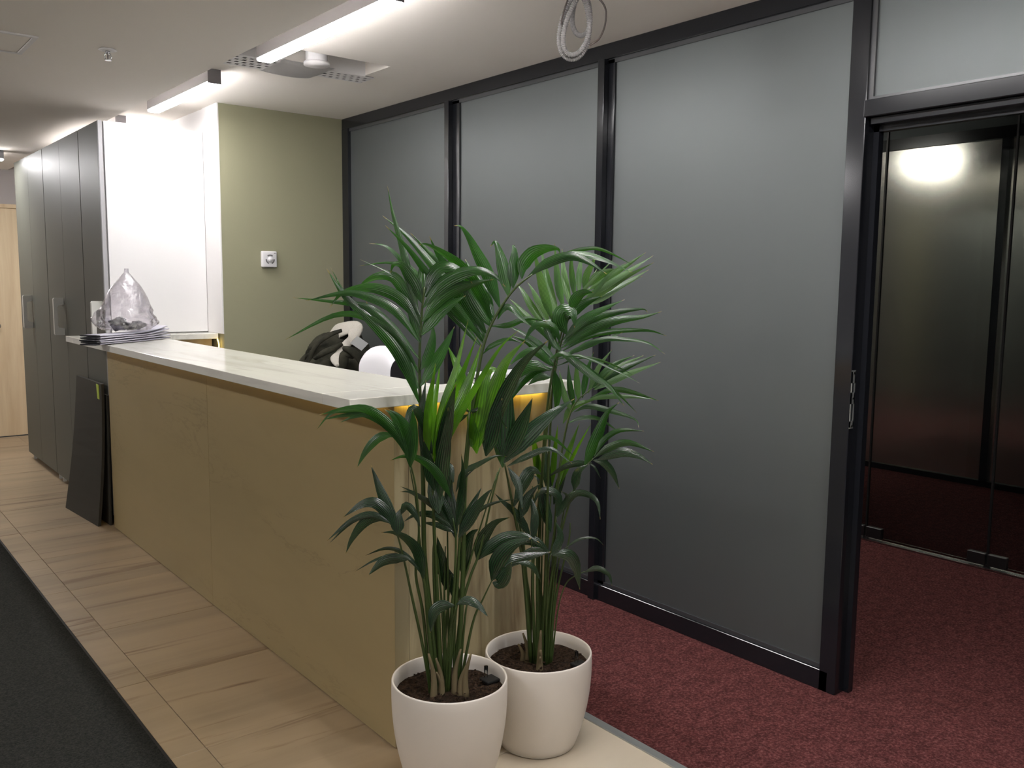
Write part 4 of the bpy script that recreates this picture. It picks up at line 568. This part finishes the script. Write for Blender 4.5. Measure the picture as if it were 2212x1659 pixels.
cabinet(6.130, 7.172, 2, 'tall grey two-door cabinet in the middle of the row', [6.73])
cabinet(7.176, 8.215, 2, 'tall grey two-door cabinet at the far end, near the oak door', [7.78])

# leaning boards
def board(name, y0, y1, xb0, xb1, xt, h, label, tape=False, th=.016, bow_=.012):
    t = empty(name, label, 'board', 'boards leaning on the cabinets', loc=((xb0+xb1)/2, (y0+y1)/2, 0))
    bm = bmesh.new(); n = 10; rows = []
    for k in range(n+1):
        s = k/n; z = h*s; bow = bow_*math.sin(math.pi*s)
        rows.append([bm.verts.new((xb0+(xt-xb0)*s+bow, y0, z+.001)), bm.verts.new((xb1+(xt-xb1)*s+bow, y1, z+.001)),
                     bm.verts.new((xb1+(xt-xb1)*s+bow-th, y1, z+.001)), bm.verts.new((xb0+(xt-xb0)*s+bow-th, y0, z+.001))])
    for a, b in zip(rows, rows[1:]):
        for j in range(4): bm.faces.new((a[j], a[(j+1) % 4], b[(j+1) % 4], b[j]))
    bm.faces.new(rows[0][::-1]); bm.faces.new(rows[-1])
    obj('panel', bm, M['board'], t, False)
    if tape: obj('tape_strip', prism([(5.735, .775), (5.752, .862), (5.712, .858), (5.70, .772)], 'x', 1.383, 1.388), M['tape'], t, label='yellow-green tape strip')
board('leaning_board', 5.655, 6.262, 1.352, 1.302, 1.405, .868, 'dark grey board with yellow-green tape, leaning on the cabinets', True)
board('leaning_board', 5.640, 6.14, 1.412, 1.396, 1.424, .80, 'dark board half hidden behind the taped board', False, .010, bow_=0)

# =================================================================== THINGS ON THE COUNTER
E1 = Vector((.775, .632, 0)); E2 = Vector((-.632, .775, 0))
for k in range(5):
    zz = 1.1655+.0108*k
    lab = ['lowest flat grey pack of the pile on the counter', 'second flat grey pack from the bottom of the pile', 'middle flat grey pack of the pile on the counter',
           'second flat grey pack from the top of the pile', 'topmost flat grey pack, curling up at its right end'][k]
    t = empty('flat_pack', lab, 'flat pack', 'flat packs piled on the counter', loc=(1.45, 5.15, zz))
    o0 = Vector((1.150+.004*math.sin(k*2.3), 4.715+.004*math.cos(k*1.7), 0)); L = .625-.006*k+.006*math.sin(k*3); W_ = .102
    def top(u_, v_, k=k, zz=zz, o0=o0, L=L, h_=0):
        curl = .0035*k*max(0, (u_-.62)/.38)**1.6*1.7
        p_ = o0+E1*(u_*L)+E2*(W_*v_); return Vector((p_.x, p_.y, zz+curl*1.0+.0011*math.sin(u_*8+k*2)+.0006+h_))
    def slab_mesh(u0, u1, n, k=k, top=top):
        bm = bmesh.new(); rows = []
        for i_ in range(n+1):
            u_ = u0+(u1-u0)*i_/n; pts_ = []
            for a_ in range(12):
                th_ = 2*math.pi*a_/12; c_, s_ = math.cos(th_), math.sin(th_)
                vv = .5+.5*math.copysign(abs(c_)**.35, c_); q_ = top(u_, vv, h_=.0047+.0043*math.copysign(abs(s_)**.6, s_)); pts_.append(bm.verts.new(q_))
            rows.append(pts_)
        for a_, b_ in zip(rows, rows[1:]):
            for c_ in range(12): bm.faces.new((a_[c_], a_[(c_+1) % 12], b_[(c_+1) % 12], b_[c_]))
        bm.faces.new(rows[0][::-1]); bm.faces.new(rows[-1]); return bm
    obj('pack_body', slab_mesh(.035, 1, 30), M['pack'], t, True)
    obj('pack_end', slab_mesh(-.0, .034, 3), M['pack_dark'], t, True, label='dark taped end')
# clear plastic bag
bg = empty('plastic_bag', 'clear plastic bag tied to a point, on the pile of flat packs', 'plastic bag', loc=(1.34, 4.97, 1.224))
BC = Vector((1.362, 4.985, 0)); ZB = 1.2285
def bagf(uu, vv):
    th = 2*math.pi*uu; s = vv
    prof = [(.02, 0), (.120, .0), (.150, .03), (.150, .07), (.128, .115), (.113, .15), (.098, .19), (.072, .235), (.038, .275), (.012, .305), (.011, .325)]
    k = s*(len(prof)-1); i = min(int(k), len(prof)-2); fr = k-i
    rr = prof[i][0]*(1-fr)+prof[i+1][0]*fr; z = prof[i][1]*(1-fr)+prof[i+1][1]*fr
    crumple = max(0, 1-z/.19)*.42
    n = noise.fractal(Vector((math.cos(th)*2.2, math.sin(th)*2.2, z*16)), 1, 2, 4)
    rr *= 1+crumple*n*.8
    return Vector((BC.x+rr*math.cos(th)*1.0+.012*s, BC.y+rr*math.sin(th)*.80, ZB+z))
obj('bag_film', quadstrip(bagf, 72, 48), M['film'], bg, True)
def lump(c, r, sc, seed, m, par, name, amp=.35):
    bm = bmesh.new(); bmesh.ops.create_icosphere(bm, subdivisions=4, radius=1)
    for v_ in bm.verts:
        n = noise.fractal(v_.co*1.6+Vector((seed, 0, 0)), 1, 2, 4)
        v_.co = Vector(c)+Vector((v_.co.x*sc[0], v_.co.y*sc[1], v_.co.z*sc[2]))*r*(1+amp*n)
    return obj(name, bm, m, par, True)
lump((1.310, 4.94, 1.262), .046, (1.0, .8, .75), 3, M['pack_dark'], bg, 'dark_contents')
lump((1.370, 4.93, 1.250), .032, (1.2, .8, .6), 5, M['pack_dark'], bg, 'dark_contents')
lump((1.425, 5.00, 1.252), .034, (1.2, .8, .6), 8, M['dial'], bg, 'dark_contents')

# =================================================================== WALL TIMER
t = empty('wall_thermostat', 'square white wall thermostat with round dial on the green wall', 'thermostat', loc=(2.348, 5.40, 1.63))
obj('case', B((2.298, 2.398, 5.372, 5.401, 1.580, 1.682), bev=.008, seg=4), M['plastic_white'], t, True)
cxn, czn = 2.350, 1.630
obj('dial_knob', cyl((cxn, 5.372, czn), (cxn, 5.362, czn), .0175, .0155, n=40), M['plastic_white'], t, True)
def arc(a0, a1, r0, r1):
    bm = bmesh.new(); n = 14; rows = []
    for k in range(n+1):
        a = math.radians(a0+(a1-a0)*k/n)
        rows.append([bm.verts.new((cxn+rr*math.cos(a), 5.3712-dy, czn+rr*math.sin(a))) for dy in (0, .0012) for rr in (r0, r1)])
    for a, b in zip(rows, rows[1:]):
        for i, j in ((0, 1), (1, 3), (3, 2), (2, 0)): bm.faces.new((a[i], a[j], b[j], b[i]))
    bm.faces.new([rows[0][i] for i in (0, 1, 3, 2)]); bm.faces.new([rows[-1][i] for i in (0, 2, 3, 1)])
    return bm
for a0, a1 in ((52, 128), (178, 250), (292, 362)): obj('dial_mark', arc(a0, a1, .0225, .0305), M['dial'], t)
obj('dial_mark', arc(142, 166, .0235, .0305), M['tag'], t, label='white pointer mark')
obj('indicator', B((2.376, 2.387, 5.3705, 5.373, 1.668, 1.672)), M['black'], t)

# =================================================================== CHAIR AND JACKET
def chair(loc, rot, label, white=True):
    t = empty('office_chair', label, 'chair', loc=(0, 0, 0))
    W, K = (M['chair_white'], M['chair_black']) if white else (M['chair_black'], M['chair_black'])
    # profile in x (thickness, front at -x) and z, extruded in y
    prof = []
    for k in range(17):
        a = math.pi*k/16; prof.append((.062-.062*math.cos(math.pi-a)*-1 if False else .062*math.cos(math.pi-a), math.sin(a)*.075))
    top = 1.155 if white else 1.02
    def ring(y, sc, drop):
        P = [(-.075*sc-.0, .62)]
        for k in range(17):
            a = math.pi*(1-k/16); P.append((.068*sc*math.cos(a)+.004, top-drop-.085+.085*math.sin(a)*sc))
        P.append((.060*sc, .62)); return P
    bm = bmesh.new(); rows = []; N = 14; Wd = .165
    for j in range(N+1):
        s = -1+2*j/N; y = Wd*s; e = abs(s)**5
        rows.append([bm.verts.new((px-.02*(s*s), y, pz)) for px, pz in ring(y, 1-.10*e, .030*e+.012*s*s)])
    for a, b in zip(rows, rows[1:]):
        for k in range(len(a)-1): bm.faces.new((a[k], a[k+1], b[k+1], b[k]))
        bm.faces.new((a[-1], a[0], b[0], b[-1]))
    obj('backrest', bm, W, t, True)
    for s in (-1, 1):
        bm = bmesh.new(); P = ring(0, .86, .044); y = Wd*s
        A = [bm.verts.new((px-.02, y-.004*s, pz)) for px, pz in P]; C_ = [bm.verts.new((px-.02, y+.004*s, pz)) for px, pz in P]
        bm.faces.new(A); bm.faces.new(C_[::-1])
        for k in range(len(P)): bm.faces.new((A[k], A[(k+1) % len(P)], C_[(k+1) % len(P)], C_[k]))
        obj('side_inset', bm, K, t, False, label='black side of the backrest' if white else None)
    obj('seat', B((-.50, -.04, -.215, .215, .43, .52), bev=.035, seg=4), W, t, True)
    obj('back_support', B((-.05, .0, -.04, .04, .40, .70), bev=.008), M['chrome'], t, True)
    obj('gas_column', cyl((-.26, 0, .10), (-.26, 0, .43), .025, n=20), M['chrome'], t, True)
    bm = bmesh.new()
    for k in range(5):
        a = 2*math.pi*k/5+.3; ex, ey = -.26+.28*math.cos(a), .28*math.sin(a)
        tube([Vector((-.26, 0, .11)), Vector((ex, ey, .075))], .016, 8, bm)
    obj('star_base', bm, M['chrome'], t, True)
    for k in range(5):
        a = 2*math.pi*k/5+.3; ex, ey = -.26+.28*math.cos(a), .28*math.sin(a)
        obj('caster', cyl((ex-.018*math.sin(a), ey+.018*math.cos(a), .029), (ex+.018*math.sin(a), ey-.018*math.cos(a), .029), .028, n=16), M['black'], t, True)
    for s in (-1, 1):
        obj('armrest', tube(catmull([(-.10, .25*s, .47), (-.12, .275*s, .60), (-.20, .275*s, .66), (-.38, .275*s, .66)], 5), .014, 8), M['chrome'], t, True)
    t.location = loc; t.rotation_euler = (0, 0, rot)
    return t
chair((2.445, 4.11, 0), math.radians(0), 'white office chair with black-sided backrest behind the reception counter')
lc = empty('low_cabinet', 'low white drawer cabinet in the corner, under the olive jacket', 'cabinet', loc=(2.64, 5.0, 0))
obj('cabinet_body', B((2.44, 2.86, 4.62, 5.34, 0, .655), bev=.002, seg=1), M['cab_white'], lc)
for z0, z1 in ((.03, .23), (.235, .435), (.44, .645)):
    dr = obj('drawer', B((2.422, 2.439, 4.625, 5.335, z0, z1), bev=.002, seg=1), M['cab_white'], lc)
    obj('knob', cyl((2.422, 4.98, (z0+z1)/2), (2.405, 4.98, (z0+z1)/2), .010, n=16), M['chrome'], dr, True)

J = empty('jacket', 'olive green parka with cream fleece lining, slung over a chair in the corner', 'jacket', loc=(2.62, 5.0, .95))
def blob_mesh(name, blobs, m, parent, vox, seed, amp, wl):
    bm = bmesh.new()
    for (c, sc, rot) in blobs:
        t_ = bmesh.ops.create_icosphere(bm, subdivisions=4, radius=1)['verts']
        bmesh.ops.transform(bm, matrix=Matrix.Translation(Vector(c)) @ Matrix.Rotation(rot, 4, 'Y') @ Matrix.Diagonal((*sc, 1)), verts=t_)
    o = obj(name, bm, m, parent, True)
    md = o.modifiers.new('r', 'REMESH'); md.mode = 'VOXEL'; md.voxel_size = vox; md.use_smooth_shade = True
    md = o.modifiers.new('s', 'SMOOTH'); md.iterations = 6
    dg = bpy.context.evaluated_depsgraph_get(); me = bpy.data.meshes.new_from_object(o.evaluated_get(dg))
    o.modifiers.clear(); o.data = me
    for v_ in me.vertices:
        nrm = v_.normal; q = v_.co
        n = noise.fractal(Vector((q.x*wl+seed, q.y*wl, q.z*wl*.6)), 1, 2, 3)
        rg = 1-abs(noise.noise(Vector((q.x*wl*.8+seed*2, q.y*wl*.8+q.z*wl*.9, q.z*wl*.5))))*2
        v_.co = q+nrm*(amp*(n*.7+rg*.6))
    for pg in me.polygons: pg.use_smooth = True
    if not me.materials: me.materials.append(m)
    return o
blob_mesh('jacket_body', [((2.60, 5.10, .95), (.13, .20, .22), .1), ((2.67, 4.95, .98), (.13, .21, .16), -.2), ((2.72, 4.86, .90), (.11, .20, .15), 0), ((2.54, 5.20, .86), (.10, .12, .18), 0),
    ((2.64, 4.98, .81), (.16, .26, .15), 0), ((2.52, 5.0, .88), (.08, .14, .12), 0), ((2.68, 4.78, .80), (.12, .14, .14), 0)], M['cloth'], J, .010, 3, .024, 8)
blob_mesh('sleeve', [((2.50, 5.02, .98), (.05, .15, .055), .3), ((2.47, 4.92, .93), (.055, .10, .06), 0)], M['cloth'], J, .010, 9, .014, 12)
blob_mesh('hood', [((2.63, 5.12, 1.06), (.10, .15, .085), .2), ((2.70, 5.02, 1.13), (.08, .12, .065), .1), ((2.70, 4.92, 1.08), (.08, .10, .06), .1)], M['cloth'], J, .010, 5, .016, 11)
def ribbon(pts, ws, m, parent, name, up=Vector((-.5, -.7, .5)), th=.022):
    P = catmull(pts, 6); bm = bmesh.new(); rows = []
    for i, q in enumerate(P):
        tt = (P[min(i+1, len(P)-1)]-P[max(i-1, 0)]).normalized(); s = tt.cross(up).normalized(); nn = s.cross(tt).normalized()
        k = i/(len(P)-1)*(len(ws)-1); a = int(min(k, len(ws)-2)); wd = ws[a]*(1-(k-a))+ws[a+1]*(k-a)
        rows.append([bm.verts.new(q+s*wd*math.cos(2*math.pi*j/12)+nn*th*.5*math.sin(2*math.pi*j/12)) for j in range(12)])
    for a, b in zip(rows, rows[1:]):
        for j in range(12): bm.faces.new((a[j], a[(j+1) % 12], b[(j+1) % 12], b[j]))
    bm.faces.new(rows[0][::-1]); bm.faces.new(rows[-1])
    return obj(name, bm, m, parent, True)
ribbon(JC, [.030, .062, .058, .040, .030, .030, .036, .016], M['fleece'], J, 'fleece_collar')
ribbon(JF1, [.010, .016, .018, .012], M['cloth'], J, 'zip_flap', th=.018)
ribbon(JF2, [.012, .030, .028, .012], M['cloth'], J, 'cloth_fold', th=.040)
ribbon(JF3, [.012, .024, .022, .010], M['cloth'], J, 'cloth_fold', th=.036)
ribbon(JF4, [.010, .020, .020, .010], M['cloth'], J, 'cloth_fold', th=.034)
obj('care_label', quadstrip(lambda a, b: Vector(JT)+Vector((.052, -.040, -.045))*a+Vector((.035, -.035, .052))*b*.85, 2, 2, .002), M['tag'], J, label='white care label')

# entrance mat
mt = empty('entrance_mat', 'dark grey entrance mat along the tiled floor at lower left', 'mat', loc=(-.6, 2, 0))
obj('mat_pile', B((-3.4, .808, -4.0, 9.0, .0005, .010)), M['mat'], mt)
obj('mat_edge', B((.808, .820, -4.0, 9.0, .0005, .007), bev=.002, seg=1), M['black'], mt)
# =================================================================== POTTED PALMS
def leaf_mesh(pts, wd, tw):
    P = catmull(pts, 4 if len(pts) > 3 else 5); N = len(P); bm = bmesh.new(); uvl = bm.loops.layers.uv.new('UVMap')
    view = Vector((.627, .779, -.05)); rows = []
    L = [0]
    for i in range(1, N): L.append(L[-1]+(P[i]-P[i-1]).length)
    for i, q in enumerate(P):
        t = (P[min(i+1, N-1)]-P[max(i-1, 0)]).normalized()
        s0 = t.cross(view)
        if s0.length < .2: s0 = t.cross(Vector((0, 0, 1)))
        s0.normalize(); n0 = s0.cross(t).normalized()
        a = tw*(0.35+.9*L[i]/L[-1])
        s = s0*math.cos(a)+n0*math.sin(a); nn = s.cross(t).normalized()
        k = L[i]/L[-1]
        prof = min(1, .10+3.6*k)*(1 if k < .45 else max(.02, 1-((k-.45)/.55)**1.25))
        w_ = wd*.5*prof
        rows.append([bm.verts.new(q-s*w_+nn*w_*.22), bm.verts.new(q-s*w_*.5+nn*w_*.08), bm.verts.new(q-nn*w_*.05), bm.verts.new(q+s*w_*.5+nn*w_*.08), bm.verts.new(q+s*w_+nn*w_*.22)])
    for i in range(N-1):
        for j in range(4):
            fc = bm.faces.new((rows[i][j], rows[i][j+1], rows[i+1][j+1], rows[i+1][j]))
            for lp, (ui, vi) in zip(fc.loops, ((j, i), (j+1, i), (j+1, i+1), (j, i+1))): lp[uvl].uv = (ui/4, L[vi]/L[-1])
    return bm
def pot_profile(R, Rb, H, soil):
    pr = [(0, .012), (Rb-.012, .012), (Rb-.006, .0), (Rb, .004)]
    for k in range(1, 13):
        s = k/12; pr.append((Rb+(R-Rb)*(1-(1-s)**2.1)*1.0+.003*math.sin(math.pi*s), .004+(H-.008)*s))
    pr += [(R-.001, H-.001), (R-.004, H), (R-.007, H-.003), (R-.0075, H-.03), (R-.012, soil-.02)]
    return pr
def palm(idx, c, R, Rb, H, soil, label):
    t = empty('potted_palm', label, 'potted plant', 'potted kentia palms by the desk', loc=(c[0], c[1], 0))
    obj('pot', lathe(pot_profile(R, Rb, H, soil), c, 96), M['pot'], t, True)
    random.seed(idx)
    bm = bmesh.new(); n = 64; rings = []
    ctr = bm.verts.new((c[0], c[1], soil+.006))
    for k in range(1, 17):
        rr = (R-.0085)*k/16
        rings.append([bm.verts.new((c[0]+rr*math.cos(2*math.pi*j/n), c[1]+rr*math.sin(2*math.pi*j/n), soil+.012*noise.fractal(Vector((c[0]*9+rr*math.cos(2*math.pi*j/n)*28, rr*math.sin(2*math.pi*j/n)*28, idx)), 1, 2, 5)*(1 if k < 16 else .3)-.0)) for j in range(n)])
    for j in range(n): bm.faces.new((ctr, rings[0][j], rings[0][(j+1) % n]))
    for a, b in zip(rings, rings[1:]):
        for j in range(n): bm.faces.new((a[j], a[(j+1) % n], b[(j+1) % n], b[j]))
    obj('soil', bm, M['soil'], t, True)
    # crumbs and bark chips on the soil
    bm = bmesh.new()
    for k in range(260):
        a = random.uniform(0, 6.283); rr = (R-.02)*math.sqrt(random.random()); s = random.uniform(.0015, .005)
        g = bmesh.ops.create_icosphere(bm, subdivisions=1, radius=s)['verts']
        bmesh.ops.transform(bm, matrix=Matrix.Translation((c[0]+rr*math.cos(a), c[1]+rr*math.sin(a), soil+.006+s*.3)) @ Matrix.Rotation(a, 4, 'Z') @ Matrix.Diagonal((1.5, .8, .6, 1)), verts=g)
    obj('soil_crumbs', bm, M['soil'], t, False, kind='stuff')
    # water level gauge shaft at the right rim
    ga = math.radians(-48 if idx == 2 else -10); gx, gy = c[0]+(R-.035)*math.cos(ga), c[1]+(R-.035)*math.sin(ga)
    obj('filler_plate', B((gx-.026, gx+.022, gy-.020, gy+.024, soil+.002, soil+.012), bev=.003), M['black'], t)
    obj('clear_gauge', cyl((gx-.01, gy+.01, soil), (gx-.01, gy+.01, soil+.05), .006, n=12), M['glass'], t, True)
    for n_, (pot, rad, pts, leaves) in enumerate([q for q in FRONDS if q[0] == idx]):
        P = catmull(pts, 5)
        fo = obj('frond', tube(P, rad, 8, rf=lambda s: rad*(1.65-1.15*s) if leaves else rad*(1.5-.9*s)), M['stem'], t, True)
        for k, (wd, tw, mk, lp) in enumerate(leaves):
            mk = ('leaf', 'leaf_young_backlit', 'leaf_shaded', 'leaf_pale_sheen')[mk]
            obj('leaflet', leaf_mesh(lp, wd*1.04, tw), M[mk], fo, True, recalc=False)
    # dry sheaths around the stem bases
    for k in range(9):
        a = 2.1*k+idx; rr = .015+.045*random.random(); bx, by = c[0]+rr*math.cos(a), c[1]+rr*math.sin(a); h = random.uniform(.05, .15)
        lean = Vector((math.cos(a), math.sin(a), 0))*.018
        b0 = Vector((bx, by, soil-.01))
        obj('stem_sheath', tube(catmull([b0, b0+Vector((0, 0, h*.5)), b0+lean+Vector((0, 0, h))], 4), .009, 8, rf=lambda s: .0125*(1-.75*s)), M['sheath'], t, True)
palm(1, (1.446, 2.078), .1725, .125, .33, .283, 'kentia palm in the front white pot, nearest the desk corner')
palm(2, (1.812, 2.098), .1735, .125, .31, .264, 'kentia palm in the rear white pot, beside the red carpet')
